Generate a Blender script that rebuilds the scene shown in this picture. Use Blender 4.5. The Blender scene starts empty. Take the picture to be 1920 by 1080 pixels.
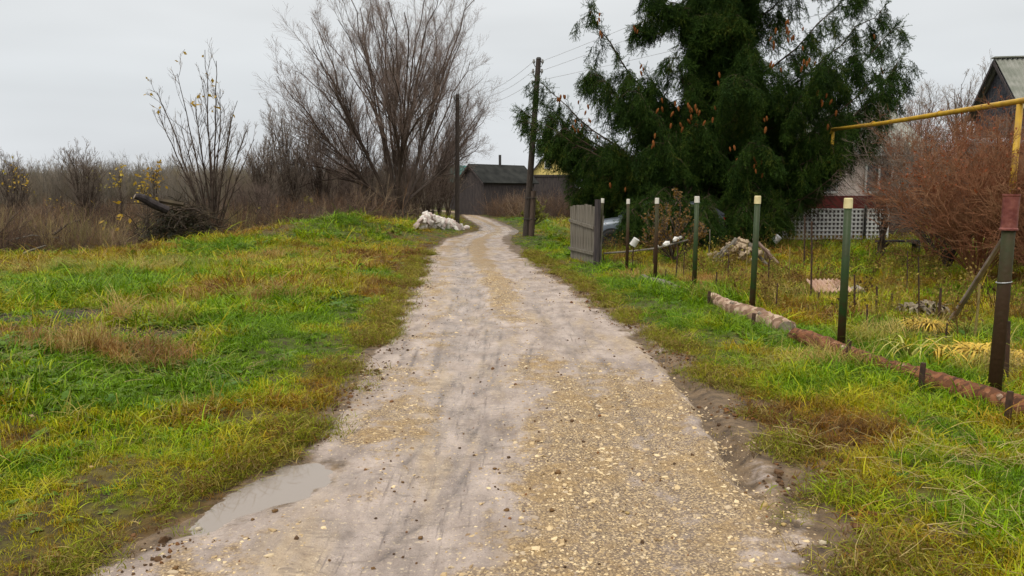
import bpy, math, random
import numpy as np
from math import radians, sin, cos, tan, atan, pi
from mathutils import Vector, Matrix

RNG = np.random.default_rng(11)
random.seed(5)
sc = bpy.context.scene
COL = sc.collection

# ------------------------------------------------------------------ camera
F, PITCH, CAM_H = 1450.0, atan(170 / 1450.0), 1.6        # pixels of the 1920 px wide photograph
cam_d = bpy.data.cameras.new('camera')
cam_d.sensor_width = 36.0
cam_d.lens = 36.0 * F / 1920.0
cam_d.clip_start, cam_d.clip_end = 0.05, 3000
cam = bpy.data.objects.new('camera', cam_d)
COL.objects.link(cam)
cam.location = (0, 0, CAM_H)
cam.rotation_euler = (pi / 2 - PITCH, 0, 0)
sc.camera = cam

# ------------------------------------------------------------------ overcast sky and a very soft sun
SUN_EL, SUN_AZ = radians(52), radians(215)               # azimuth clockwise from +Y: behind the camera, to the left
w = bpy.data.worlds.new('World')
sc.world = w
w.use_nodes = True
nt = w.node_tree
nt.nodes.clear()
def N(nt, kind, **kw):
    n = nt.nodes.new(kind)
    for k, v in kw.items():
        setattr(n, k, v)
    return n
out = N(nt, 'ShaderNodeOutputWorld'); bg = N(nt, 'ShaderNodeBackground')
sky = N(nt, 'ShaderNodeTexSky', sky_type='NISHITA', sun_disc=False)
sky.sun_elevation, sky.sun_rotation = SUN_EL, SUN_AZ
sky.air_density, sky.dust_density = 1.0, 3.0
tc = N(nt, 'ShaderNodeTexCoord'); sep = N(nt, 'ShaderNodeSeparateXYZ')
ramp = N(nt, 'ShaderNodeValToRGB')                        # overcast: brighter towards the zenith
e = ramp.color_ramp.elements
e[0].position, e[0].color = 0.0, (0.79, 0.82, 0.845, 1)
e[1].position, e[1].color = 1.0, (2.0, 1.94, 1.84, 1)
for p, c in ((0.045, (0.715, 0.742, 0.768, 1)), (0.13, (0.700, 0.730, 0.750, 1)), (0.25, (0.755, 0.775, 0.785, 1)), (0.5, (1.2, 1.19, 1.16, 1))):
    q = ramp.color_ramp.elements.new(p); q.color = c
noi = N(nt, 'ShaderNodeTexNoise'); noi.inputs['Scale'].default_value = 2.2; noi.inputs['Detail'].default_value = 3
mp = N(nt, 'ShaderNodeMapping'); mp.inputs['Scale'].default_value = (1, 1, 4.5); mp.inputs['Location'].default_value = (0.4, 0.1, 0.0)
mr = N(nt, 'ShaderNodeMapRange')
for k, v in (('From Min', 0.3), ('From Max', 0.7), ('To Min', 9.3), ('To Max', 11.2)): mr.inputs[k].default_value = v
mul = N(nt, 'ShaderNodeVectorMath', operation='SCALE')
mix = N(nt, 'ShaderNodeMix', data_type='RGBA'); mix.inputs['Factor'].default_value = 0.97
L = nt.links.new
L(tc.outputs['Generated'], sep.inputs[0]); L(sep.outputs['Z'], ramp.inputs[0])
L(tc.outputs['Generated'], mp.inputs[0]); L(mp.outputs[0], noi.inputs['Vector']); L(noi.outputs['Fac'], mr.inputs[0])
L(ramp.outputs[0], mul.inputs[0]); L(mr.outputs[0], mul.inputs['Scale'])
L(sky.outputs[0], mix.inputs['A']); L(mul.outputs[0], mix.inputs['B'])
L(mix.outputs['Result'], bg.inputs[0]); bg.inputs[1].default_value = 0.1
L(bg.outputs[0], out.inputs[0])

sd = bpy.data.lights.new('sun', 'SUN'); sd.energy = 1.5; sd.angle = radians(22); sd.color = (1.0, 0.93, 0.82)
sun = bpy.data.objects.new('sun', sd); COL.objects.link(sun)
sun_dir = Vector((sin(SUN_AZ) * cos(SUN_EL), cos(SUN_AZ) * cos(SUN_EL), sin(SUN_EL)))
sun.rotation_euler = sun_dir.to_track_quat('Z', 'Y').to_euler()

sc.view_settings.view_transform = 'Standard'
sc.view_settings.look = 'None'
sc.view_settings.exposure = 0.0
sc.view_settings.gamma = 1.0
sc.render.engine = 'CYCLES'
sc.cycles.max_bounces = 6; sc.cycles.diffuse_bounces = 3; sc.cycles.glossy_bounces = 2; sc.cycles.transmission_bounces = 3
sc.cycles.use_denoising = True
sc.cycles.use_adaptive_sampling = True; sc.cycles.adaptive_threshold = 0.02

# ------------------------------------------------------------------ small maths
def lerp(a, b, t): return a + (b - a) * t
def sstep(x, a, b):
    t = np.clip((np.asarray(x, float) - a) / (b - a), 0, 1)
    return t * t * (3 - 2 * t)
_TAB = np.random.default_rng(3).random((256, 256))
def vnoise(x, y, seed=0):
    x = np.asarray(x, float) + seed * 17.31; y = np.asarray(y, float) + seed * 9.77
    xi = np.floor(x).astype(int); yi = np.floor(y).astype(int)
    fx = x - xi; fy = y - yi
    fx = fx * fx * (3 - 2 * fx); fy = fy * fy * (3 - 2 * fy)
    a = _TAB[xi & 255, yi & 255]; b = _TAB[(xi + 1) & 255, yi & 255]
    c = _TAB[xi & 255, (yi + 1) & 255]; d = _TAB[(xi + 1) & 255, (yi + 1) & 255]
    return lerp(lerp(a, b, fx), lerp(c, d, fx), fy) * 2 - 1
def fbm(x, y, seed=0, octv=4):
    s = 0; a = 0.5
    for i in range(octv):
        s = s + a * vnoise(x * 2 ** i, y * 2 ** i, seed + i * 3); a *= 0.5
    return s
def ray(u, v):
    a = (540 - v) / F
    return np.array([(u - 960) / F, cos(PITCH) + a * sin(PITCH), -sin(PITCH) + a * cos(PITCH)])
def PZ(u, v, z=0.0):
    d = ray(u, v); t = (z - CAM_H) / d[2]
    return np.array([d[0] * t, d[1] * t, z])
def PD(u, v, Y):
    d = ray(u, v); t = Y / d[1]
    return np.array([d[0] * t, Y, CAM_H + d[2] * t])

# ------------------------------------------------------------------ the road's course and the lie of the land
_edge = [(1080, 160, 1625), (980, 372, 1570), (850, 577, 1450), (740, 640, 1350), (660, 702, 1262), (590, 750, 1150),
         (540, 777, 1080), (490, 797, 1003), (465, 817, 968), (450, 843, 950), (440, 880, 958), (433, 903, 968), (426, 903, 958),
         (419, 892, 942), (412, 880, 926), (406, 871, 905), (402, 866, 891), (398, 850, 872)]
_Y, _C, _H = [-8.0], [], []
for v_, l_, r_ in _edge:
    a, b = PZ(l_, v_), PZ(r_, v_)
    _Y.append(a[1]); _C.append((a[0] + b[0]) / 2); _H.append((b[0] - a[0]) / 2)
_C.insert(0, _C[0] + 0.5); _H.insert(0, 1.75)
_Y += [110, 150]; _C += [-14, -34]; _H += [1.3, 1.3]
def xc(y): return np.interp(y, _Y, _C)
def hw(y): return np.interp(y, _Y, _H)
PUD_A, PUD_B = PZ(360, 985), PZ(605, 868)
GROOVE = np.array([PZ(*p) for p in ((1400, 905), (1365, 840), (1318, 760), (1268, 700), (1215, 650), (1160, 610))])
def road_d(x, y):
    """signed distance outside the edge of the carriageway (irregular)"""
    return np.abs(x - xc(y)) - hw(y) + 0.13 * fbm(x * 1.6, y * 1.6, 5) + 0.10 * fbm(x * 0.6, y * 0.6, 6) + 0.06 * fbm(x * 7, y * 6, 7)
def puddle_m(x, y):
    ax, ay = PUD_B[0] - PUD_A[0], PUD_B[1] - PUD_A[1]
    l = math.hypot(ax, ay); ax /= l; ay /= l
    dx = x - (PUD_A[0] + PUD_B[0]) / 2; dy = y - (PUD_A[1] + PUD_B[1]) / 2
    s = (dx * ax + dy * ay) / (l * 0.60); t = (-dx * ay + dy * ax) / 0.30
    return np.exp(-(s * s) ** 2 - t * t)
def puddle_q(x, y):
    ax, ay = PUD_B[0] - PUD_A[0], PUD_B[1] - PUD_A[1]
    l = math.hypot(ax, ay); ax /= l; ay /= l
    dx = x - (PUD_A[0] + PUD_B[0]) / 2; dy = y - (PUD_A[1] + PUD_B[1]) / 2
    return np.hypot((dx * ax + dy * ay) / (l * 0.50), (-dx * ay + dy * ax) / (0.20 + 0.05 * (dx * ax + dy * ay)))
def groove_m(x, y):
    gx = np.interp(y, GROOVE[:, 1], GROOVE[:, 0])
    k = sstep(y, 3.6, 4.4) * (1 - sstep(y, 7.6, 9.5))
    return np.exp(-((x - gx) / 0.075) ** 2) * k, np.exp(-((x - gx + 0.16) / 0.06) ** 2) * k, np.exp(-((x - gx - 0.15) / 0.07) ** 2) * k
def surf(x, y):
    x = np.asarray(x, float); y = np.asarray(y, float)
    d = road_d(x, y)
    side = np.sign(x - xc(y))
    z = 0.055 * sstep(d, -0.05, 0.9)
    z = z + 0.11 * fbm(x * 0.45, y * 0.45, 1) * sstep(d, 0.3, 2.5)
    z = z + 0.07 * fbm(x * 1.7, y * 1.7, 2) * sstep(d, 0.1, 1.2) * np.where(side < 0, 1.0, 0.5)
    z = z + np.where(side < 0, 0.12, 0.03) * sstep(d, 0.7, 4)
    # bank on the left
    bx = np.interp(y, [12, 19, 22, 25, 28, 33, 38], [-10.2, -9.0, -8.1, -7.2, -6.1, -4.7, -4.2])
    bh = np.interp(y, [15, 19, 22, 25, 28, 31, 34, 38], [0, 0.05, 0.20, 0.46, 0.74, 0.52, 0.26, 0])
    dx = x - bx
    z = z + bh * np.exp(-(dx / np.where(dx > 0, 2.1, 1.5)) ** 2)
    z = z - 0.28 * sstep(-dx, 1.0, 4.0) * sstep(y, 17, 23) * (1 - sstep(y, 60, 80))
    # carriageway relief
    t = (x - xc(y)) / hw(y); k = 1 - sstep(d, -0.25, 0.05)
    r = -0.028 * np.exp(-((t + 0.34) / 0.17) ** 2) - 0.022 * np.exp(-((t - 0.40) / 0.15) ** 2) + 0.012 * np.exp(-((t - 0.03) / 0.16) ** 2)
    r = r + 0.020 * fbm(x * 2.2, y * 1.3, 8) + 0.010 * fbm(x * 9, y * 5, 9, 3)
    rough = sstep(fbm(x * 0.9, y * 0.5, 21), -0.1, 0.35)
    r = r + 0.012 * rough * fbm(x * 16, y * 20, 12, 2)
    g0, g1, g2 = groove_m(x, y)
    r = r - 0.045 * g0 + 0.022 * g1 + 0.028 * g2
    r = r * k
    pq = puddle_q(x, y); M = 1 - sstep(pq, 1.25, 2.3)
    bowl = -0.004 - 0.026 * np.exp(-pq ** 3) + 0.009 * fbm(x * 4, y * 4, 14) + 0.006 * fbm(x * 15, y * 15, 15)
    return z + r * (1 - M) + bowl * M
def G(u, v):
    z = 0.0
    for _ in range(8):
        p = PZ(u, v, z); z = float(surf(p[0], p[1]))
    return np.array([p[0], p[1], z])
def on(x, y, dz=0.0): return np.array([x, y, float(surf(x, y)) + dz])

def tone_f(x, y):
    """0 fresh green .. 1 rusty dry grass"""
    d = road_d(x, y); left = x < xc(y)
    t = 0.34 + 0.90 * fbm(x * 0.6, y * 0.6, 31) + 0.75 * fbm(x * 2.1, y * 2.1, 32)
    t = t + 0.48 * np.exp(-np.clip(d, 0, 9) / 0.42)                        # worn along the road
    t = np.where(left, t + 0.34 * np.exp(-((y - 3.7) / 1.0) ** 2) + 0.04 * sstep(y, 9, 16), t - 0.26)
    t = np.where(left, t - 0.34 * np.exp(-((y - 5.9) / 1.0) ** 2) * sstep(d, 0.4, 1.2), t)
    t = t - 0.10 * np.exp(-((y - 29) / 4.0) ** 2) * left
    gx = np.interp(y, [5, 9, 13, 19], [3.9, 3.35, 3.1, 2.1])
    t = t + np.where(left, 0, 0.36 * sstep(x - gx, 0.0, 0.6))               # garden behind the fence
    strip = np.exp(-((y - (17.0 + 0.18 * (x + 10))) / 1.3) ** 2) * sstep(-x, 7.0, 9.0)
    t = t * (1 - strip) + 0.62 * strip
    return np.clip(t, 0, 1)
def soil_f(x, y):
    p = np.exp(-(((x + 5.6) / 1.9) ** 2 + ((y - 8.9) / 1.0) ** 2)) + 0.7 * np.exp(-(((x + 4.1) / 0.7) ** 2 + ((y - 8.2) / 0.4) ** 2))
    return np.clip(2.2 * p * (0.75 + 0.7 * fbm(x * 2, y * 2, 41)), 0, 1)

# ------------------------------------------------------------------ objects, tags, materials
def tag(o, label=None, cat=None, group=None, kind=None):
    if label: o['label'] = label
    if cat: o['category'] = cat
    if group: o['group'] = group
    if kind: o['kind'] = kind
    return o
def thing(name, label, cat, loc, rz=0.0, group=None):
    o = bpy.data.objects.new(name, None); COL.objects.link(o)
    o.empty_display_size = 0.2
    o.location = tuple(float(c) for c in loc); o.rotation_euler = (0, 0, rz)
    return tag(o, label, cat, group)
def mesh(name, V, Fc, mat=None, smooth=False, attrs=None):
    me = bpy.data.meshes.new(name)
    V = np.asarray(V, float)
    if isinstance(Fc, np.ndarray):
        k = Fc.shape[1]; n = len(Fc)
        me.vertices.add(len(V)); me.vertices.foreach_set('co', V.astype(np.float32).ravel())
        me.loops.add(n * k); me.loops.foreach_set('vertex_index', Fc.astype(np.int32).ravel())
        me.polygons.add(n); me.polygons.foreach_set('loop_start', np.arange(0, n * k, k, dtype=np.int32))
        me.polygons.foreach_set('loop_total', np.full(n, k, dtype=np.int32))
        me.update(calc_edges=True)
    else:
        me.from_pydata([tuple(p) for p in V], [], [tuple(int(i) for i in f) for f in Fc]); me.update()
    if smooth: me.polygons.foreach_set('use_smooth', np.ones(len(me.polygons), dtype=bool))
    for k, a in (attrs or {}).items():
        at = me.attributes.new(k, 'FLOAT', 'POINT'); at.data.foreach_set('value', np.asarray(a, np.float32))
    if mat: me.materials.append(mat)
    return me
def link(name, me, parent=None, loc=(0, 0, 0), rot=(0, 0, 0), scale=(1, 1, 1)):
    o = bpy.data.objects.new(name, me); COL.objects.link(o)
    if parent is not None: o.parent = parent
    o.location = tuple(float(c) for c in loc); o.rotation_euler = tuple(float(c) for c in rot); o.scale = tuple(float(c) for c in scale)
    return o
def obj(name, geo, mat, parent=None, smooth=False, attrs=None):
    """one mesh object; geometry in world coordinates (in the parent's frame when it is turned)"""
    V, Fc = geo; V = np.asarray(V, float)
    if parent is not None and parent.get('_local') is None:
        q = parent; 
        while q is not None:
            V = V - np.array(q.location); q = q.parent
    return link(name, mesh(name, V, Fc, mat, smooth, attrs), parent)
def join(geos):
    V, Fc, k = [], [], 0
    for v, f in geos:
        v = np.asarray(v, float); V.append(v)
        Fc += [tuple(int(i) + k for i in q) for q in f]; k += len(v)
    return np.concatenate(V), Fc
def joinq(geos):
    V, Fc, k = [], [], 0
    for v, f in geos:
        V.append(v); Fc.append(f + k); k += len(v)
    return np.concatenate(V), np.concatenate(Fc)

def mat(name, col, rough=0.8, spec=0.3, noise=None, bump=None, metal=0.0, transl=0.0):
    """noise = (scale, other colour, detail); bump = (scale, strength)"""
    m = bpy.data.materials.new(name); m.use_nodes = True
    t = m.node_tree; b = t.nodes['Principled BSDF']
    b.inputs['Base Color'].default_value = (*col, 1); b.inputs['Roughness'].default_value = rough
    b.inputs['Specular IOR Level'].default_value = spec; b.inputs['Metallic'].default_value = metal
    if noise or bump:
        co = t.nodes.new('ShaderNodeTexCoord')
    if noise:
        n = t.nodes.new('ShaderNodeTexNoise'); n.inputs['Scale'].default_value = noise[0]; n.inputs['Detail'].default_value = 5
        if len(noise) > 2:
            mpn = t.nodes.new('ShaderNodeMapping'); mpn.inputs['Scale'].default_value = noise[2]
            t.links.new(co.outputs['Object'], mpn.inputs[0]); t.links.new(mpn.outputs[0], n.inputs['Vector'])
        else: t.links.new(co.outputs['Object'], n.inputs['Vector'])
        r = t.nodes.new('ShaderNodeValToRGB'); r.color_ramp.elements[0].position = 0.35; r.color_ramp.elements[1].position = 0.68
        r.color_ramp.elements[0].color = (*col, 1); r.color_ramp.elements[1].color = (*noise[1], 1)
        t.links.new(n.outputs['Fac'], r.inputs[0]); t.links.new(r.outputs[0], b.inputs['Base Color'])
    if bump:
        n2 = t.nodes.new('ShaderNodeTexNoise'); n2.inputs['Scale'].default_value = bump[0]; n2.inputs['Detail'].default_value = 4
        t.links.new(co.outputs['Object'], n2.inputs['Vector'])
        bp = t.nodes.new('ShaderNodeBump'); bp.inputs['Strength'].default_value = bump[1]; bp.inputs['Distance'].default_value = 0.02
        t.links.new(n2.outputs['Fac'], bp.inputs['Height']); t.links.new(bp.outputs[0], b.inputs['Normal'])
    return m
def leaf_mat(name, cols, transl=0.3, rough=0.5, attr=None, jitter=0.35, spec=0.3, ptype='INSTANCER', pos=0.0, val=0.0):
    """colour ramp over an instance attribute (or pure per-instance chance), a bit translucent"""
    m = bpy.data.materials.new(name); m.use_nodes = True
    t = m.node_tree; b = t.nodes['Principled BSDF']; o = t.nodes['Material Output']
    oi = t.nodes.new('ShaderNodeObjectInfo')
    r = t.nodes.new('ShaderNodeValToRGB'); els = r.color_ramp.elements
    for i, (p, c) in enumerate(cols):
        q = els[i] if i < 2 else els.new(p)
        q.position = p; q.color = (*c, 1)
    ma = t.nodes.new('ShaderNodeMath'); ma.operation = 'MULTIPLY_ADD'
    t.links.new(oi.outputs['Random'], ma.inputs[0]); ma.inputs[1].default_value = jitter
    if attr:
        a = t.nodes.new('ShaderNodeAttribute'); a.attribute_type = ptype; a.attribute_name = attr
        s = t.nodes.new('ShaderNodeMath'); s.operation = 'SUBTRACT'; s.inputs[1].default_value = jitter / 2
        t.links.new(a.outputs['Fac'], s.inputs[0]); t.links.new(s.outputs[0], ma.inputs[2])
    else: ma.inputs[2].default_value = 0.0
    last = ma.outputs[0]
    if pos:
        ge = t.nodes.new('ShaderNodeNewGeometry'); n = t.nodes.new('ShaderNodeTexNoise'); n.inputs['Scale'].default_value = pos
        t.links.new(ge.outputs['Position'], n.inputs['Vector'])
        m2 = t.nodes.new('ShaderNodeMath'); m2.operation = 'MULTIPLY_ADD'; m2.inputs[1].default_value = 0.5
        s2 = t.nodes.new('ShaderNodeMath'); s2.operation = 'SUBTRACT'; s2.inputs[1].default_value = 0.5
        t.links.new(n.outputs['Fac'], s2.inputs[0]); t.links.new(s2.outputs[0], m2.inputs[0]); t.links.new(last, m2.inputs[2]); last = m2.outputs[0]
    t.links.new(last, r.inputs[0]); cout = r.outputs[0]
    if val:
        f1 = t.nodes.new('ShaderNodeMath'); f1.operation = 'MULTIPLY'; f1.inputs[1].default_value = 17.37; t.links.new(oi.outputs['Random'], f1.inputs[0])
        f2 = t.nodes.new('ShaderNodeMath'); f2.operation = 'FRACT'; t.links.new(f1.outputs[0], f2.inputs[0])
        f3 = t.nodes.new('ShaderNodeMapRange'); f3.inputs['To Min'].default_value = 1 - val; f3.inputs['To Max'].default_value = 1 + val; t.links.new(f2.outputs[0], f3.inputs[0])
        hs_ = t.nodes.new('ShaderNodeHueSaturation'); t.links.new(r.outputs[0], hs_.inputs['Color']); t.links.new(f3.outputs[0], hs_.inputs['Value']); cout = hs_.outputs[0]
    t.links.new(cout, b.inputs['Base Color'])
    b.inputs['Roughness'].default_value = rough; b.inputs['Specular IOR Level'].default_value = spec
    if transl:
        tr = t.nodes.new('ShaderNodeBsdfTranslucent'); mx = t.nodes.new('ShaderNodeMixShader'); mx.inputs[0].default_value = transl
        t.links.new(cout, tr.inputs[0]); t.links.new(b.outputs[0], mx.inputs[1]); t.links.new(tr.outputs[0], mx.inputs[2])
        t.links.new(mx.outputs[0], o.inputs[0])
    return m

# ------------------------------------------------------------------ shapes
def box(c, s, R=None):
    c = np.asarray(c, float); s = np.asarray(s, float) / 2
    V = np.array([(x, y, z) for x in (-1, 1) for y in (-1, 1) for z in (-1, 1)]) * s
    if R is not None: V = V @ np.asarray(R).T
    return V + c, [(0, 1, 3, 2), (4, 6, 7, 5), (0, 4, 5, 1), (2, 3, 7, 6), (0, 2, 6, 4), (1, 5, 7, 3)]
def rotz(a): return np.array([[cos(a), -sin(a), 0], [sin(a), cos(a), 0], [0, 0, 1]])
def frame(d):
    d = np.asarray(d, float); d = d / np.linalg.norm(d)
    a = np.array([0, 0, 1.0]) if abs(d[2]) < 0.9 else np.array([1.0, 0, 0])
    u = np.cross(d, a); u /= np.linalg.norm(u)
    return u, np.cross(d, u), d
def tube(P, R, n=8, caps=True, jit=0.0, seed=0):
    P = np.asarray(P, float); R = np.broadcast_to(R, (len(P),)); rg = np.random.default_rng(seed)
    V, Fc = [], []
    for i, p in enumerate(P):
        d = P[min(i + 1, len(P) - 1)] - P[max(i - 1, 0)]
        u, wv, _ = frame(d)
        for k in range(n):
            a = 2 * pi * k / n; r = R[i] * (1 + jit * rg.normal())
            V.append(p + r * (cos(a) * u + sin(a) * wv))
    for i in range(len(P) - 1):
        for k in range(n):
            a, b = i * n + k, i * n + (k + 1) % n
            Fc.append((a, b, b + n, a + n))
    if caps:
        Fc.append(tuple(range(n - 1, -1, -1))); Fc.append(tuple(range((len(P) - 1) * n, len(P) * n)))
    return np.array(V), Fc
def cyl(p0, p1, r0, r1=None, n=10): return tube([p0, p1], [r0, r0 if r1 is None else r1], n)
def lathe(prof, n=20, axis='z'):
    V, Fc = [], []
    for r, z in prof:
        for k in range(n):
            a = 2 * pi * k / n
            V.append((r * cos(a), r * sin(a), z) if axis == 'z' else (r * cos(a), z, r * sin(a)))
    m = len(prof)
    for i in range(m - 1):
        for k in range(n):
            Fc.append((i * n + k, i * n + (k + 1) % n, (i + 1) * n + (k + 1) % n, (i + 1) * n + k))
    return np.array(V), Fc
_ico = None
def rock(seed, s=(1, 1, 1), rough=0.28, sub=1):
    import bmesh
    bm = bmesh.new(); bmesh.ops.create_icosphere(bm, subdivisions=sub, radius=1.0)
    V = np.array([v.co[:] for v in bm.verts]); Fc = [tuple(v.index for v in f.verts) for f in bm.faces]; bm.free()
    rg = np.random.default_rng(seed)
    V = V * (1 + rough * rg.normal(size=(len(V), 1)).clip(-1.4, 1.4)) * np.asarray(s)
    return V, Fc
def tubes(P, R, sides=3):
    """many branches at once: P (B,n,3), R (B,n)"""
    B, n, _ = P.shape
    T = np.gradient(P, axis=1); T /= np.linalg.norm(T, axis=2, keepdims=True) + 1e-9
    m = P[:, -1] - P[:, 0]; ref = np.where(np.abs(m[:, 2:3]) > 0.8 * np.linalg.norm(m, axis=1, keepdims=True), np.array([[1.0, 0.13, 0]]), np.array([[0.11, 0.07, 1.0]]))
    U = np.cross(T, ref[:, None, :]); U /= np.linalg.norm(U, axis=2, keepdims=True) + 1e-9
    W = np.cross(T, U)
    a = np.arange(sides) * 2 * pi / sides
    V = P[:, :, None] + R[:, :, None, None] * (np.cos(a)[None, None, :, None] * U[:, :, None] + np.sin(a)[None, None, :, None] * W[:, :, None])
    idx = np.arange(B * n * sides).reshape(B, n, sides)
    q = np.stack([idx[:, :-1, :], np.roll(idx, -1, 2)[:, :-1, :], np.roll(idx, -1, 2)[:, 1:, :], idx[:, 1:, :]], axis=-1)
    return V.reshape(-1, 3), q.reshape(-1, 4)
def unit(v): return v / (np.linalg.norm(v, axis=-1, keepdims=True) + 1e-9)
def grow(p0, d0, length, r0, n, rng, wander=0.15, up=0.15, taper=0.35):
    B = len(p0); P = np.empty((B, n, 3)); P[:, 0] = p0; d = unit(d0)
    st = (length / (n - 1))[:, None]
    for i in range(1, n):
        d = unit(d + wander * rng.normal(size=(B, 3)) + np.array([0, 0, up]))
        P[:, i] = P[:, i - 1] + d * st
    return P, r0[:, None] * np.linspace(1, taper, n)[None, :]
def spawn(P, R, length, k, rng, t0=0.25, t1=1.0, ang=(0.35, 0.7), lr=(0.35, 0.6), rr=0.6):
    B, n, _ = P.shape
    bi = np.repeat(np.arange(B), k)
    t = rng.uniform(t0, t1, len(bi)); f = t * (n - 1); i = np.minimum(f.astype(int), n - 2); fr = (f - i)[:, None]
    p = P[bi, i] * (1 - fr) + P[bi, i + 1] * fr
    d = unit(P[bi, i + 1] - P[bi, i])
    s = unit(np.cross(d, rng.normal(size=d.shape)))
    a = rng.uniform(*ang, len(bi))[:, None]
    dd = np.cos(a) * d + np.sin(a) * s
    r = (R[bi, i] * (1 - fr[:, 0]) + R[bi, i + 1] * fr[:, 0]) * rr
    ln = length[bi] * rng.uniform(*lr, len(bi)) * (1.25 - 0.65 * t)
    return p, dd, ln, r
def curve_limbs(base, ends, ctrl, r0, n, rng, wob=0.02):
    t = np.linspace(0, 1, n)[None, :, None]
    P = (1 - t) ** 2 * base[:, None] + 2 * t * (1 - t) * ctrl[:, None] + t * t * ends[:, None]
    l = np.linalg.norm(ends - base, axis=1)
    j = np.cumsum(rng.normal(size=P.shape), axis=1) * (wob * l[:, None, None] / math.sqrt(n)) * t
    return P + j, r0[:, None] * np.linspace(1, 0.22, n)[None, :], l
def leaf_quads(P, size, rng, dropp=0.5):
    n = len(P); a = unit(rng.normal(size=(n, 3)) + np.array([0, 0, -dropp])); b = unit(np.cross(a, rng.normal(size=(n, 3))))
    s = size * rng.uniform(0.6, 1.3, (n, 1))
    V = np.stack([P, P + a * s * 0.5 + b * s * 0.32, P + a * s, P + a * s * 0.5 - b * s * 0.32], axis=1).reshape(-1, 3)
    return V, np.arange(4 * n).reshape(n, 4)

# ------------------------------------------------------------------ scattering (stuff): a point cloud with instances of a few small meshes
def source(name, geo, material, smooth=False):
    return bpy.data.objects.new(name, mesh(name, geo[0], geo[1], material, smooth))
_cols = {}
def scatter(name, P, ROT, SC, IDX, sources, tone=None, parent=None, mats=()):
    P = np.asarray(P, float); n = len(P)
    if parent is not None: P = P - np.array(parent.location)
    me = bpy.data.meshes.new(name); me.vertices.add(n); me.vertices.foreach_set('co', P.astype(np.float32).ravel())
    a = me.attributes.new('rot', 'FLOAT_VECTOR', 'POINT'); a.data.foreach_set('vector', np.asarray(ROT, np.float32).ravel())
    S = np.asarray(SC, np.float32)
    if S.ndim == 1: S = np.repeat(S[:, None], 3, 1)
    a = me.attributes.new('siz', 'FLOAT_VECTOR', 'POINT'); a.data.foreach_set('vector', S.ravel())
    a = me.attributes.new('idx', 'INT', 'POINT'); a.data.foreach_set('value', np.asarray(IDX, np.int32))
    a = me.attributes.new('tone', 'FLOAT', 'POINT'); a.data.foreach_set('value', np.asarray(tone if tone is not None else np.zeros(n), np.float32))
    o = link(name, me, parent)
    key = tuple(s.name for s in sources)
    if key not in _cols:
        c = bpy.data.collections.new('kit_' + name)
        for s in sources: c.objects.link(s)
        _cols[key] = c
    ng = bpy.data.node_groups.new('scatter_' + name, 'GeometryNodeTree')
    ng.interface.new_socket('Geometry', in_out='INPUT', socket_type='NodeSocketGeometry')
    ng.interface.new_socket('Geometry', in_out='OUTPUT', socket_type='NodeSocketGeometry')
    gi = N(ng, 'NodeGroupInput'); go = N(ng, 'NodeGroupOutput')
    ci = N(ng, 'GeometryNodeCollectionInfo'); ci.inputs['Collection'].default_value = _cols[key]
    ci.inputs['Separate Children'].default_value = True; ci.inputs['Reset Children'].default_value = True
    ip = N(ng, 'GeometryNodeInstanceOnPoints'); ip.inputs['Pick Instance'].default_value = True
    def na(nm, ty):
        x = N(ng, 'GeometryNodeInputNamedAttribute', data_type=ty); x.inputs['Name'].default_value = nm
        return [s for s in x.outputs if s.enabled and s.name == 'Attribute'][0]
    er = N(ng, 'FunctionNodeEulerToRotation')
    lk = ng.links.new
    lk(gi.outputs[0], ip.inputs['Points']); lk(ci.outputs[0], ip.inputs['Instance']); lk(na('idx', 'INT'), ip.inputs['Instance Index'])
    lk(na('rot', 'FLOAT_VECTOR'), er.inputs[0]); lk(er.outputs[0], ip.inputs['Rotation']); lk(na('siz', 'FLOAT_VECTOR'), ip.inputs['Scale'])
    lk(ip.outputs[0], go.inputs[0])
    md = o.modifiers.new('scatter', 'NODES'); md.node_group = ng
    return o
def dir_rot(D):
    """euler that turns the local -Z axis to D"""
    D = unit(np.asarray(D, float))
    return np.stack([np.arccos(np.clip(-D[:, 2], -1, 1)), np.zeros(len(D)), np.arctan2(-D[:, 0], D[:, 1])], 1)
def up_rot(n, rng, tilt=0.2):
    return np.stack([rng.normal(0, tilt, n), rng.normal(0, tilt, n), rng.uniform(0, 2 * pi, n)], 1)

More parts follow.
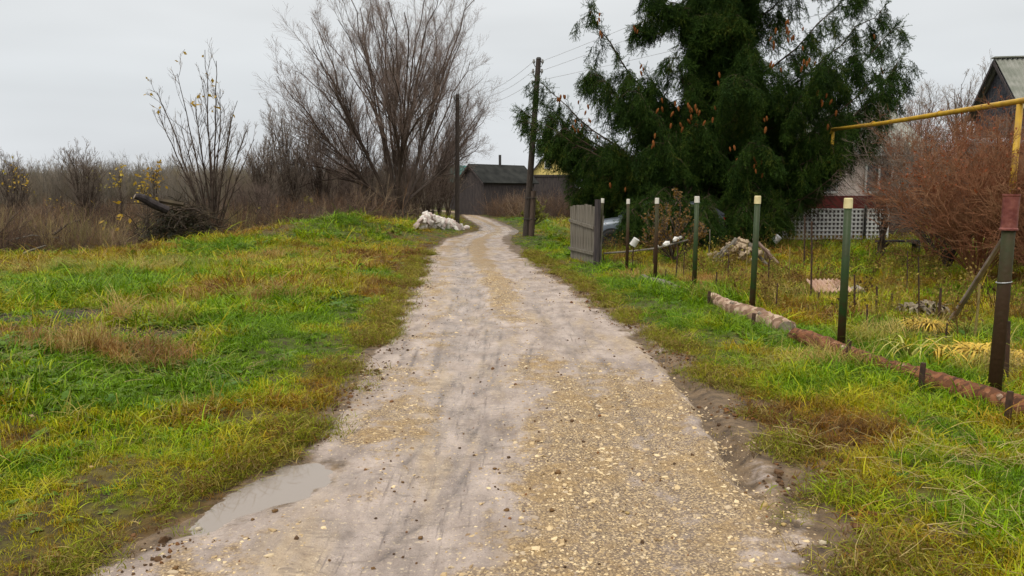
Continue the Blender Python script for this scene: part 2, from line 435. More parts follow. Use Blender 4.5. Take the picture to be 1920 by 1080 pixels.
# ================================================================== GROUND AND ROAD
def soil_nodes(m, road):
    t = m.node_tree; b = t.nodes['Principled BSDF']; lk = t.links.new
    ge = t.nodes.new('ShaderNodeNewGeometry'); pos = ge.outputs['Position']
    def attr(n): 
        a = t.nodes.new('ShaderNodeAttribute'); a.attribute_name = n; return a.outputs['Fac']
    def noise(scale, detail=5, sc=None, rough=0.55):
        n = t.nodes.new('ShaderNodeTexNoise'); n.inputs['Scale'].default_value = scale; n.inputs['Detail'].default_value = detail; n.inputs['Roughness'].default_value = rough
        if sc:
            q = t.nodes.new('ShaderNodeMapping'); q.inputs['Scale'].default_value = sc; lk(pos, q.inputs[0]); lk(q.outputs[0], n.inputs['Vector'])
        else: lk(pos, n.inputs['Vector'])
        return n.outputs['Fac']
    def rmp(x, a, c, ca, cb):
        r = t.nodes.new('ShaderNodeValToRGB'); r.color_ramp.elements[0].position = a; r.color_ramp.elements[1].position = c
        r.color_ramp.elements[0].color = (*ca, 1); r.color_ramp.elements[1].color = (*cb, 1); lk(x, r.inputs[0]); return r.outputs[0]
    def mixc(f, a, c):
        x = t.nodes.new('ShaderNodeMix'); x.data_type = 'RGBA'
        lk(f, x.inputs['Factor'])
        for s, q in (('A', a), ('B', c)):
            if isinstance(q, tuple): x.inputs[s].default_value = (*q, 1)
            else: lk(q, x.inputs[s])
        return x.outputs['Result']
    def mth(op, a, c):
        x = t.nodes.new('ShaderNodeMath'); x.operation = op
        for i, q in enumerate((a, c)):
            if isinstance(q, (int, float)): x.inputs[i].default_value = q
            else: lk(q, x.inputs[i])
        return x.outputs[0]
    def rng_(x, a, c): 
        x_ = t.nodes.new('ShaderNodeMapRange'); x_.interpolation_type = 'SMOOTHSTEP'; x_.inputs['From Min'].default_value = a; x_.inputs['From Max'].default_value = c; lk(x, x_.inputs[0]); return x_.outputs[0]
    mudcol = rmp(noise(9, 8, None, 0.7), 0.34, 0.66, (0.036, 0.020, 0.008), (0.190, 0.125, 0.066))
    if road:
        grey = rmp(noise(2.3, 8, (1.6, 0.7, 1), 0.65), 0.3, 0.72, (0.140, 0.106, 0.086), (0.47, 0.385, 0.335))
        grey = mixc(rng_(noise(1.1, 6, (2.2, 0.5, 1), 0.6), 0.5, 0.66), grey, rmp(noise(11, 6), 0.3, 0.7, (0.25, 0.18, 0.115), (0.42, 0.325, 0.225)))
        streak = rng_(noise(5, 6, (5.0, 0.35, 1), 0.7), 0.54, 0.68)
        grey = mixc(mth('MULTIPLY', streak, attr('track')), grey, (0.135, 0.105, 0.092))
        ripple = rng_(noise(6, 5, (0.8, 2.6, 1), 0.6), 0.56, 0.68)
        grey = mixc(mth('MULTIPLY', ripple, 0.6), grey, (0.16, 0.125, 0.10))
        fleck = rng_(noise(85, 3), 0.58, 0.68)
        grey = mixc(mth('MULTIPLY', fleck, 0.55), grey, (0.15, 0.11, 0.08))
        fleck2 = rng_(noise(48, 3), 0.60, 0.67)
        grey = mixc(mth('MULTIPLY', fleck2, 0.6), grey, (0.56, 0.45, 0.30))
        vo = t.nodes.new('ShaderNodeTexVoronoi'); vo.inputs['Scale'].default_value = 72; lk(pos, vo.inputs['Vector'])
        stone = rmp(vo.outputs['Color'], 0.1, 0.9, (0.155, 0.096, 0.046), (0.64, 0.465, 0.235))
        gap = rng_(vo.outputs['Distance'], 0.40, 0.72)
        stone = mixc(gap, stone, (0.14, 0.09, 0.05))
        gv = attr('gravel')
        gmask = rng_(mth('ADD', gv, mth('MULTIPLY', mth('SUBTRACT', noise(6, 8, None, 0.7), 0.5), 1.9)), 0.30, 0.78)
        colr = mixc(mth('MULTIPLY', gmask, 0.78), grey, stone)
        colr = mixc(mth('MULTIPLY', mth('MULTIPLY', gmask, 0.8), rng_(noise(1.9, 6, None, 0.65), 0.45, 0.62)), colr, rmp(noise(34, 4), 0.35, 0.65, (0.18, 0.112, 0.050), (0.42, 0.275, 0.115)))
    else:
        g = t.nodes.new('ShaderNodeValToRGB'); el = g.color_ramp.elements
        for i, (p, c) in enumerate(((0.0, (0.060, 0.085, 0.008)), (0.4, (0.095, 0.085, 0.012)), (0.75, (0.095, 0.060, 0.016)), (1.0, (0.080, 0.044, 0.015)))):
            q = el[i] if i < 2 else el.new(p)
            q.position = p; q.color = (*c, 1)
        lk(attr('tone'), g.inputs[0])
        colr = mixc(rng_(noise(14, 6), 0.4, 0.65), g.outputs[0], (0.045, 0.032, 0.014))
        colr = mixc(attr('soil'), colr, rmp(noise(20, 5), 0.3, 0.7, (0.018, 0.013, 0.010), (0.06, 0.045, 0.033)))  # dark bare earth, plus shade painted into the colour below the thicket
    if road: colr = mixc(mth('MULTIPLY', attr('smear'), 0.7), colr, (0.075, 0.060, 0.055))
    mud = rng_(mth('ADD', attr('mud'), mth('MULTIPLY', mth('SUBTRACT', noise(5, 8, None, 0.68), 0.5), 1.7)), 0.28, 0.66)
    colr = mixc(mud, colr, mudcol)
    lk(colr, b.inputs['Base Color'])
    if road:
        ro = t.nodes.new('ShaderNodeMapRange'); ro.inputs['To Min'].default_value = 0.72; ro.inputs['To Max'].default_value = 0.22
        lk(mth('MULTIPLY', attr('wet'), rng_(noise(3.2, 5), 0.38, 0.6)), ro.inputs[0]); lk(ro.outputs[0], b.inputs['Roughness'])
    else: b.inputs['Roughness'].default_value = 0.85
    b.inputs['Specular IOR Level'].default_value = 0.45 if road else 0.2
    bp = t.nodes.new('ShaderNodeBump'); bp.inputs['Strength'].default_value = 0.9; bp.inputs['Distance'].default_value = 0.018
    h = mth('ADD', mth('MULTIPLY', noise(24, 7), 0.9), mth('MULTIPLY', noise(120, 3), 0.35))
    if road:
        hs = t.nodes.new('ShaderNodeMath'); hs.operation = 'MULTIPLY_ADD'; lk(vo.outputs['Distance'], hs.inputs[0]); 
        ng_ = t.nodes.new('ShaderNodeMath'); ng_.operation = 'MULTIPLY'; lk(gmask, ng_.inputs[0]); ng_.inputs[1].default_value = -0.9; lk(ng_.outputs[0], hs.inputs[1]); lk(h, hs.inputs[2]); h = hs.outputs[0]
    lk(h, bp.inputs['Height']); lk(bp.outputs[0], b.inputs['Normal'])

def gravel_f(x, y):
    t = (x - xc(y)) / hw(y)
    g = 0.55 * np.exp(-((t - 0.04) / 0.20) ** 2) + 0.95 * sstep(t, 0.02, 0.22) * (1 - sstep(y, 5.0, 8.0)) * (1 - sstep(t + .45 * fbm(x * 1.4, y * 1.4, 53), 0.70, 1.0)) \
        + 0.35 * np.exp(-((t + 0.66) / 0.22) ** 2) + 0.5 * np.exp(-((t - 0.02) / 0.22) ** 2) * sstep(y, 9, 13) + 0.25 * sstep(y, 14, 22)
    g = g + 0.75 * fbm(x * 1.3, y * 1.1, 51) + 0.35 * fbm(x * 4, y * 3, 52)
    g = g * (1 - 0.85 * np.exp(-((t + 0.32) / 0.17) ** 2) * (1 - sstep(y, 18, 26))) - 0.4 * puddle_m(x, y)
    return np.clip(g, 0, 1)

def sheet(xs, ys_fn, *_): pass
# ground: fine near the camera, coarser and coarser to the horizon
gx = np.concatenate([-np.geomspace(900, 14.2, 46), np.arange(-14, 12, 0.115), np.geomspace(12.1, 900, 46)])
gy = np.concatenate([np.array([-60, -30, -15, -9, -6, -4, -2, 0, 1.0]), np.arange(1.5, 14, 0.085), np.geomspace(14, 110, 200), np.geomspace(116, 2400, 34)])
X, Yg = np.meshgrid(gx, gy); x, y = X.ravel(), Yg.ravel()
d = road_d(x, y); z = surf(x, y) - 0.16 * (1 - sstep(d, -0.16, 0.14))
z = np.where(np.abs(x) > 60, 0.0 * z - 0.15, z)
nx, ny = len(gx), len(gy); I = np.arange(nx * ny).reshape(ny, nx)
Q = np.stack([I[:-1, :-1], I[:-1, 1:], I[1:, 1:], I[1:, :-1]], -1).reshape(-1, 4)
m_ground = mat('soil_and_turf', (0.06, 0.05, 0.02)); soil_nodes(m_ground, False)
mudg = np.exp(-np.clip(d, -1, 9) / 0.16) * np.where(x < xc(y), 1, 1.0) + 0.9 * np.exp(-((d - 0.3) / 0.3) ** 2) * (x > xc(y)) * np.exp(-((y - 4.2) / 1.6) ** 2)
ground = link('ground', mesh('ground', np.stack([x, y, z], 1), Q, m_ground, True, {'tone': tone_f(x, y), 'soil': np.maximum(soil_f(x, y), .85 * sstep(np.interp(y, [12, 19, 22, 25, 28, 33, 38, 60, 70], [-30, -15, -10.5, -9, -7.8, -6.6, -6, -7, -9]) - x, 0, 1.2) * sstep(y, 16, 19) * (1 - sstep(y, 60, 75)) * sstep(fbm(x * .3, y * .3, 79), -.45, -.05)), 'mud': np.clip(mudg, 0, 1)}))  # second mask term is painted shade: darkens the ground colour under the undergrowth
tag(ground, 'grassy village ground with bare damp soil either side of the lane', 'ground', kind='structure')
# road
ry = np.concatenate([np.array([-8, -4, -1, 1.0]), np.arange(1.6, 12, 0.027), np.geomspace(12, 130, 200)])
rt = np.linspace(-1.22, 1.22, 190)
T, Yr = np.meshgrid(rt, ry); x = (xc(Yr) + T * hw(Yr)).ravel(); y = Yr.ravel(); d = road_d(x, y)
z = surf(x, y) - 0.05 * sstep(d, 0.10, 0.30)
nx, ny = len(rt), len(ry); I = np.arange(nx * ny).reshape(ny, nx)
Q = np.stack([I[:-1, :-1], I[:-1, 1:], I[1:, 1:], I[1:, :-1]], -1).reshape(-1, 4)
SMEAR = [((742, 702), (762, 655)), ((764, 706), (786, 650)), ((752, 668), (760, 640)), ((870, 842), (906, 788)), ((880, 806), (916, 779)), ((892, 800), (925, 786)), ((882, 770), (902, 700)), ((905, 690), (912, 620)), ((820, 690), (836, 605)), ((806, 720), (822, 650)),
         ((745, 1012), (790, 984)), ((720, 1000), (760, 965)), ((620, 905), (690, 880)), ((930, 700), (940, 620)), ((1000, 640), (985, 700)), ((760, 870), (830, 800)), ((640, 830), (690, 790)), ((850, 930), (880, 880)), ((1010, 830), (1060, 822)), ((930, 560), (960, 545)), ((840, 600), (850, 560)), ((1325, 790), (1375, 870)), ((700, 1060), (740, 1030))]
smear = np.zeros(len(x)); nz_ = np.clip(.55 + 1.3 * fbm(x * 14, y * 7, 61, 3), 0, 1)
for p_, q_ in SMEAR:
    p_, q_ = G(*p_), G(*q_); e_ = q_ - p_; l2_ = (e_[:2] @ e_[:2]); tt_ = np.clip(((x - p_[0]) * e_[0] + (y - p_[1]) * e_[1]) / l2_, 0, 1)
    ds_ = np.hypot(x - p_[0] - tt_ * e_[0], y - p_[1] - tt_ * e_[1]); smear = np.maximum(smear, np.exp(-(ds_ / .020) ** 2) * nz_)
tr_ = np.exp(-(((x - xc(y)) / hw(y) + .30) / .10) ** 2) * sstep(y, 4.5, 6) * (1 - sstep(y, 11, 14)) * sstep(fbm(x * .7, y * .7, 62), -.2, .2)
for t0_ in (-.46, -.22, .33, .50):
    smear = np.maximum(smear, 0.60 * np.exp(-(((t_s := (x - xc(y)) / hw(y)) - t0_ - .03 * fbm(y * .3, y * 0 + t0_ * 9, 63)) / .022) ** 2) * np.clip(.3 + 1.5 * fbm(x * 3, y * 1.2, 64, 3), 0, 1) * sstep(y, 3.5, 5))
z = z - .006 * smear + .004 * tr_ * np.sign(np.sin(x * 70)) * (y < 12)
m_road = mat('wet_dirt_and_gravel', (0.3, 0.26, 0.22)); soil_nodes(m_road, True)
t_ = T.ravel(); left_edge = sstep(d, -0.14, 0.10) * (t_ < 0); right_edge = .95 * sstep(d + .16 * fbm(x * 1.8, y * 1.8, 55) + .14 * fbm(x * 5, y * 4, 56), -0.44, 0.02) * (t_ > 0)
g0, g1, g2 = groove_m(x, y)
mud = np.clip(left_edge + right_edge * 0.95 + 0.5 * g0 + .42 * np.exp(-((puddle_q(x, y) - 1.12) / .28) ** 2), 0, 1)
track = np.exp(-((t_ + 0.34) / 0.28) ** 2) + 0.8 * np.exp(-((t_ - 0.42) / 0.2) ** 2)
wet = np.clip(np.exp(-((t_ + 0.36) / 0.3) ** 2) + 0.5 * np.exp(-((t_ - 0.42) / 0.2) ** 2) + 1.2 * np.exp(-((y - 37) / 4) ** 2) + puddle_m(x, y), 0, 1)
road = link('road', mesh('road', np.stack([x, y, z], 1), Q, m_road, True, {'mud': mud, 'gravel': gravel_f(x, y), 'track': np.clip(track, 0, 1), 'wet': wet, 'smear': smear}))
tag(road, 'wet rutted dirt lane of grey mud and yellowish gravel winding into the village', 'road', kind='structure')
# puddle: a level sheet whose shore is where the ground rises through it
pc = (PUD_A + PUD_B) / 2; ax = unit(PUD_B - PUD_A)
lvl = -0.0135
g_ = np.arange(-1.15, 1.15, 0.014); SA, SB = np.meshgrid(g_, np.arange(-0.55, 0.55, 0.014)); px_ = pc[0] + ax[0] * SA - ax[1] * SB; py_ = pc[1] + ax[1] * SA + ax[0] * SB
wet_ = (surf(px_, py_) < lvl + 0.003) & (puddle_q(px_, py_) < 1.5)
Iq = np.arange(SA.size).reshape(SA.shape); kq = wet_[:-1, :-1] & wet_[1:, :-1] & wet_[:-1, 1:] & wet_[1:, 1:]
Q = np.stack([Iq[:-1, :-1][kq], Iq[:-1, 1:][kq], Iq[1:, 1:][kq], Iq[1:, :-1][kq]], -1); used, inv = np.unique(Q, return_inverse=True)
PV = np.stack([px_.ravel()[used], py_.ravel()[used], np.full(len(used), lvl)], 1); PQ = inv.reshape(-1, 4)
m_water = mat('muddy_water', (0.24, 0.205, 0.175), 0.03, 0.5)
m_water.node_tree.nodes['Principled BSDF'].inputs['IOR'].default_value = 1.33
pud = link('puddle', mesh('puddle', PV, PQ, m_water))
tag(pud, 'shallow muddy puddle at the left edge of the lane', 'puddle', kind='structure')

# ================================================================== BUILDINGS
m_oldwood = mat('old_dark_boards', (0.035, 0.030, 0.032), 0.85, 0.2, noise=(3, (0.075, 0.062, 0.058), (6, 6, 0.6)), bump=(14, 0.3))
m_bluewood = mat('weathered_blue_grey_boards', (0.030, 0.033, 0.042), 0.85, 0.2, noise=(3, (0.075, 0.078, 0.09), (0.6, 1.2, 6)), bump=(14, 0.3))
m_slate = mat('mossy_slate_roofing', (0.17, 0.18, 0.15), 0.85, 0.2, noise=(1.8, (0.27, 0.27, 0.24)), bump=(20, 0.3))
m_slate_dark = mat('dark_old_roofing', (0.020, 0.021, 0.020), 0.95, 0.05, noise=(1.2, (0.040, 0.041, 0.038)), bump=(10, 0.3))
m_teal = mat('teal_roofing', (0.02, 0.11, 0.10), 0.6, 0.3, noise=(1, (0.04, 0.15, 0.14)))
m_yellow = mat('yellow_painted_boards', (0.72, 0.58, 0.20), 0.6, 0.3, noise=(2, (0.64, 0.50, 0.18), (6, 6, 0.5)))
m_white = mat('white_paint', (0.72, 0.72, 0.70), 0.6, 0.3, noise=(6, (0.60, 0.59, 0.56)))
m_pinkwall = mat('pale_pinkish_plaster', (0.62, 0.50, 0.45), 0.8, 0.2, noise=(2, (0.70, 0.61, 0.56)))
m_redband = mat('dark_red_paint', (0.15, 0.018, 0.012), 0.6, 0.3, noise=(4, (0.10, 0.014, 0.012)))
m_glass = mat('dark_window_glass', (0.02, 0.025, 0.03), 0.08, 0.5)
m_iron = mat('dark_metal', (0.03, 0.028, 0.026), 0.6, 0.4)
m_zinc = mat('galvanised_steel', (0.35, 0.36, 0.37), 0.45, 0.5, metal=0.6)

def gable_house(name, label, cat, apex_front, ridge_dir, length, half, rise, eave_extra=0.35, wallm=None, gablem=None, roofm=None, corr=False, pitch_th=0.09, base=0.0, gable_planks=None):
    """apex_front: ridge end of the gable wall. Returns the thing and its frame (origin, ridge, side)"""
    A = np.asarray(apex_front, float); r = unit(np.array([ridge_dir[0], ridge_dir[1], 0.0])); s = np.array([-r[1], r[0], 0.0])
    t = thing(name, label, cat, (A[0], A[1], base))
    ze = A[2] - rise
    up = np.array([0, 0, 1.0])
    def pt(a, b, zz): return np.array([A[0], A[1], 0]) + r * a + s * b + up * zz
    # walls as a prism
    V = [pt(0, -half, base), pt(0, half, base), pt(0, half, ze), pt(0, 0, A[2] - 0.02), pt(0, -half, ze)]
    V += [v + r * length for v in V]
    Fc = [(0, 1, 2, 3, 4), (9, 8, 7, 6, 5), (0, 4, 9, 5), (1, 6, 7, 2)]
    obj('wall', (V, Fc), wallm, t)
    # boards on the gable, one above the other or side by side
    bw = 0.17; nb = int(2 * half / bw)
    for i in range(nb):
        b0 = -half + i * 2 * half / nb; b1 = b0 + 2 * half / nb - 0.012
        top0, top1 = (A[2] - rise * abs(b) / half for b in (b0, b1))
        lo = ze + 0.02 if gablem is not wallm else base
        if min(top0, top1) < lo + 0.1: top0, top1 = max(top0, lo + 0.1), max(top1, lo + 0.1)
        th = 0.03 + 0.01 * (i % 3)
        q = [pt(-0.004, b0, lo), pt(-0.004, b1, lo), pt(-0.004, b1, top1 - 0.06), pt(-0.004, b0, top0 - 0.06)]
        q += [p - r * th for p in q]
        obj('plank', (q, [(3, 2, 1, 0), (4, 5, 6, 7), (0, 1, 5, 4), (1, 2, 6, 5), (2, 3, 7, 6), (3, 0, 4, 7)]), gablem, t)
    # roof slopes
    sl = math.hypot(half, rise); k = (sl + eave_extra) / sl
    nseg = int((length + 0.7) / 0.045) if corr else 1
    for sg in (-1, 1):
        u = np.linspace(-0.35, length + 0.35, nseg + 1); V = []; 
        nrm = unit(s * sg * rise + up * half)
        for a in u:
            o = 0.028 * cos(a * 2 * pi / 0.18) if corr else 0
            for b in (0.0, k):
                V.append(pt(a, sg * half * b, A[2] - rise * b) + nrm * (0.06 + o))
        V = np.array(V); m_ = len(u); V2 = V - nrm * (pitch_th if not corr else 0.02)
        Fc = []
        for i in range(m_ - 1):
            a = 2 * i
            Fc += [(a, a + 1, a + 3, a + 2), (a + 2 * m_, a + 2 + 2 * m_, a + 3 + 2 * m_, a + 1 + 2 * m_), (a + 1, a + 1 + 2 * m_, a + 3 + 2 * m_, a + 3)]
        Fc += [(0, 2 * m_, 2 * m_ + 1, 1), (2 * m_ - 2, 2 * m_ - 1, 4 * m_ - 1, 4 * m_ - 2)]
        obj('roof', (np.concatenate([V, V2]), Fc), roofm, t)
        # bargeboard
        q = []
        for b, dn in ((0.02, 0.03), (k, 0.03), (k, 0.2), (0.02, 0.2)):
            q.append(pt(-0.36, sg * half * b, A[2] - rise * b - dn + 0.04))
        q += [p - r * 0.035 for p in q]
        obj('bargeboard', (q, [(0, 1, 2, 3), (7, 6, 5, 4), (0, 4, 5, 1), (1, 5, 6, 2), (2, 6, 7, 3), (3, 7, 4, 0)]), m_oldwood if wallm is not m_pinkwall else m_white, t)
    return t, pt, r, s, ze
def window(t, pt, s, a, b, z0, wd, ht, frame_m, bars=1, r_=None):
    """on the gable plane (a < 0 is in front of it)"""
    def bar(b0, b1, z0_, z1_, d0, d1):
        q = [pt(d0, b0, z0_), pt(d0, b1, z0_), pt(d0, b1, z1_), pt(d0, b0, z1_), pt(d1, b0, z0_), pt(d1, b1, z0_), pt(d1, b1, z1_), pt(d1, b0, z1_)]
        return np.array(q), [(3, 2, 1, 0), (4, 5, 6, 7), (0, 1, 5, 4), (1, 2, 6, 5), (2, 3, 7, 6), (3, 0, 4, 7)]
    f = 0.09; g = []
    for q in ((b - wd / 2 - f, b - wd / 2, z0 - f, z0 + ht + f), (b + wd / 2, b + wd / 2 + f, z0 - f, z0 + ht + f)): g.append(bar(*q, a, a - 0.09))
    for q in ((b - wd / 2, b + wd / 2, z0 - f, z0), (b - wd / 2, b + wd / 2, z0 + ht, z0 + ht + f)): g.append(bar(*q, a, a - 0.085))
    for i in range(bars):
        c = b - wd / 2 + wd * (i + 1) / (bars + 1); g.append(bar(c - 0.025, c + 0.025, z0, z0 + ht, a - 0.045, a - 0.075))
    g.append(bar(b - wd / 2, b + wd / 2, z0 + ht * 0.62, z0 + ht * 0.62 + 0.05, a - 0.046, a - 0.07))
    fr = obj('window', join(g), frame_m, t)
    obj('pane', bar(b - wd / 2, b + wd / 2, z0, z0 + ht, a - 0.03, a - 0.045), m_glass, fr)

# dark tall house on the right
A = PD(1882, 112, 32.0)
t, pt, r, s, ze = gable_house('wooden_house', 'dark blue-grey wooden house with a steep gable and mossy corrugated roof behind the red bushes', 'house', A, (0.985, -0.17), 7.0, 2.25, 2.0, 0.35, m_bluewood, m_bluewood, m_slate, corr=True)
window(t, pt, s, -0.06, -0.65, ze - 1.45, 0.95, 1.05, m_bluewood, 2)
obj('ridge_cap', box(pt(3.4, 0, A[2] + 0.09), (7.6, 0.34, 0.05), rotz(math.atan2(r[1], r[0]))), m_slate, t)
# low lean-to in front of it
c = PD(1872, 268, 29.0)
lv = [c + np.array(q) for q in ((-0.9, -0.6, -0.12), (2.2, -1.0, -0.12), (2.2, 0.9, 0.25), (-0.9, 0.9, 0.25))]; lv += [q - np.array([0, 0, 0.07]) for q in lv]
sh = thing('lean_to_shed', 'low shed with a flat grey roof against the dark wooden house', 'shed', (c[0], c[1], 0))
obj('roof', (lv, [(0, 1, 2, 3), (7, 6, 5, 4), (0, 4, 5, 1), (1, 5, 6, 2), (2, 6, 7, 3), (3, 7, 4, 0)]), mat('pale_grey_roofing', (0.34, 0.36, 0.39), 0.7), sh)
obj('wall', box((c[0] + 0.65, c[1] + 0.1, (c[2] - 0.2) / 2), (2.7, 1.3, c[2] - 0.2)), m_oldwood, sh)

# pale house with red band behind the lattice
hx0, hx1, hy = PD(1478, 300, 30)[0], PD(1722, 300, 30)[0], 30.0
zr, zev = PD(1640, 209, 33.0)[2], PD(1640, 284, 29.6)[2]
zb1, zb0 = PD(1600, 367, 29.9)[2], PD(1600, 391, 29.9)[2]
hs = thing('pale_house', 'pale plastered cottage with a dark red band and grey corrugated roof behind the lattice fence', 'house', ((hx0 + hx1) / 2, hy, 0))
obj('wall', box(((hx0 + hx1) / 2, hy + 3.0, zev / 2 + 0.05), (hx1 - hx0, 6.0, zev + 0.05)), m_pinkwall, hs)
obj('red_band', box(((hx0 + hx1) / 2, hy - 0.03, (zb0 + zb1) / 2), (hx1 - hx0 + 0.06, 0.055, zb1 - zb0)), m_redband, hs)
u = np.linspace(hx0 - 0.4, hx1 + 0.4, 180)
for sg, (ya, yb) in ((1, (hy + 3.0, hy - 0.45)), (-1, (hy + 3.0, hy + 6.4))):
    V = [];
    for a in u:
        o = 0.03 * cos(a * 2 * pi / 0.2)
        V += [(a, ya, zr + o), (a, yb, zev + o)]
    V = np.array(V); m_ = len(u); V2 = V - np.array([0, 0, 0.025]); Fc = []
    for i in range(m_ - 1):
        a = 2 * i; Fc += [(a, a + 1, a + 3, a + 2), (a + 2 * m_, a + 2 + 2 * m_, a + 3 + 2 * m_, a + 1 + 2 * m_), (a + 1, a + 1 + 2 * m_, a + 3 + 2 * m_, a + 3)]
    obj('roof', (np.concatenate([V, V2]), Fc), m_slate, hs)
for sx in (hx0, hx1):
    obj('gable', ([(sx, hy, zev), (sx, hy + 6, zev), (sx, hy + 3, zr - 0.03), (sx + 0.05, hy, zev), (sx + 0.05, hy + 6, zev), (sx + 0.05, hy + 3, zr - 0.03)], [(0, 1, 2), (5, 4, 3), (0, 3, 4, 1), (1, 4, 5, 2), (2, 5, 3, 0)]), m_pinkwall, hs)
obj('fascia', box(((hx0 + hx1) / 2, hy - 0.43, zev - 0.09), (hx1 - hx0 + 0.8, 0.035, 0.14)), m_white, hs)
obj('plinth', box(((hx0 + hx1) / 2, hy - 0.02, zb0 / 2), (hx1 - hx0 + 0.03, 0.04, zb0)), m_oldwood, hs)
wf = []
for k, wx in enumerate((lerp(hx0, hx1, 0.28), lerp(hx0, hx1, 0.70))):
    q = [box((wx + sx * 0.5, hy - 0.035, 2.35), (0.08, 0.06, 1.1)) for sx in (-1, 0, 1)] + [box((wx, hy - 0.03, 2.35 + sz * 0.56), (1.1, 0.05, 0.08)) for sz in (-1, 1)]
    f = obj('window', join(q), m_white, hs); obj('pane', box((wx, hy - 0.012, 2.35), (1.0, 0.02, 1.06)), m_glass, f)

# white lattice fence: every slat a part
lx0, lx1, ly = PD(1440, 400, 27.2)[0], PD(1666, 400, 27.2)[0], 27.2
lz0, lz1 = float(surf(11, 27.2)) + 0.06, PD(1550, 391, 27.2)[2]
lf = thing('lattice_fence', 'white lattice fence below the dark red band of the pale house', 'fence', (lx0, ly, 0))
sv = mesh('slat', *box((0, 0, 0), (0.055, 0.018, lz1 - lz0)), m_white); shh = mesh('slat', *box((0, 0, 0), (lx1 - lx0, 0.018, 0.055)), m_white)
nv = int((lx1 - lx0) / 0.14)
for i in range(nv + 1):
    link('slat', sv, lf, ((lx1 - lx0) * i / nv, 0.0 + 0.004 * (i % 2), (lz0 + lz1) / 2 + 0.01 * RNG.normal()))
nh = int((lz1 - lz0) / 0.14)
for i in range(nh + 1):
    link('slat', shh, lf, ((lx1 - lx0) / 2, -0.024, lz0 + 0.03 + (lz1 - lz0 - 0.06) * i / nh))
for f in (0.02, 0.80):
    obj('post', cyl((lerp(lx0, lx1, f), ly - 0.09, 0), (lerp(lx0, lx1, f), ly - 0.09, lz1 + 0.1), 0.045, n=8), m_iron, lf)

# dark barn down the lane
A = PD(884, 308, 72.0)
t, pt, r, s, ze = gable_house('barn', 'low dark weathered barn with a pipe chimney at the bend of the lane', 'barn', A, (0.75, 0.62), 6.0, 1.9, 1.5, 0.4, m_oldwood, m_oldwood, m_slate_dark)
obj('chimney', cyl(pt(3.2, -0.2, A[2] - 0.3), pt(3.2, -0.2, A[2] + 0.95), 0.13, n=10), m_iron, t)
# teal roof further back
A = PD(846, 311, 100.0)
t, pt, r, s, ze = gable_house('teal_roofed_house', 'small far house with a teal roof showing behind the dark barn', 'house', A, (1.0, 0.15), 5.5, 2.6, 1.9, 0.4, m_oldwood, m_oldwood, m_teal)
# yellow gable
A = PD(1033, 279, 84.0)
t, pt, r, s, ze = gable_house('yellow_gabled_house', 'far house with a bright yellow gable over dark walls beside the utility pole', 'house', A, (0.12, 1.0), 7.0, 2.35, 2.85, 0.4, m_oldwood, m_yellow, m_oldwood)
window(t, pt, s, -0.05, 0.35, A[2] - 2.0, 0.5, 0.75, m_white, 1)
obj('beam', box(pt(-0.04, 0, ze), (4.9, 0.12, 0.2), rotz(math.atan2(s[1], s[0]))), m_oldwood, t)
# dark board fence in front of it
f0, f1 = PD(1000, 410, 60.0), PD(1082, 410, 57.0)
bf = thing('board_fence', 'tall dark board fence below the yellow gabled house', 'fence', (f0[0], f0[1], 0))
nb = 22; g = []
for i in range(nb):
    p = lerp(f0, f1, (i + 0.5) / nb); h = 2.15 + 0.1 * RNG.normal()
    g.append(box((p[0], p[1], h / 2 - 0.1), (np.linalg.norm(f1 - f0) / nb - 0.015, 0.025 + 0.01 * (i % 2), h), rotz(math.atan2(f1[1] - f0[1], f1[0] - f0[0]))))
tag(obj('boards', join(g), m_oldwood, bf), kind='stuff')
for i in range(4):
    p = lerp(f0, f1, i / 3); obj('post', box((p[0], p[1] + 0.1, 1.1), (0.12, 0.12, 2.3)), m_oldwood, bf)
for zz in (0.6, 1.7):
    p = (f0 + f1) / 2; obj('rail', box((p[0], p[1] + 0.05, zz), (np.linalg.norm(f1 - f0), 0.05, 0.09), rotz(math.atan2(f1[1] - f0[1], f1[0] - f0[0]))), m_oldwood, bf)

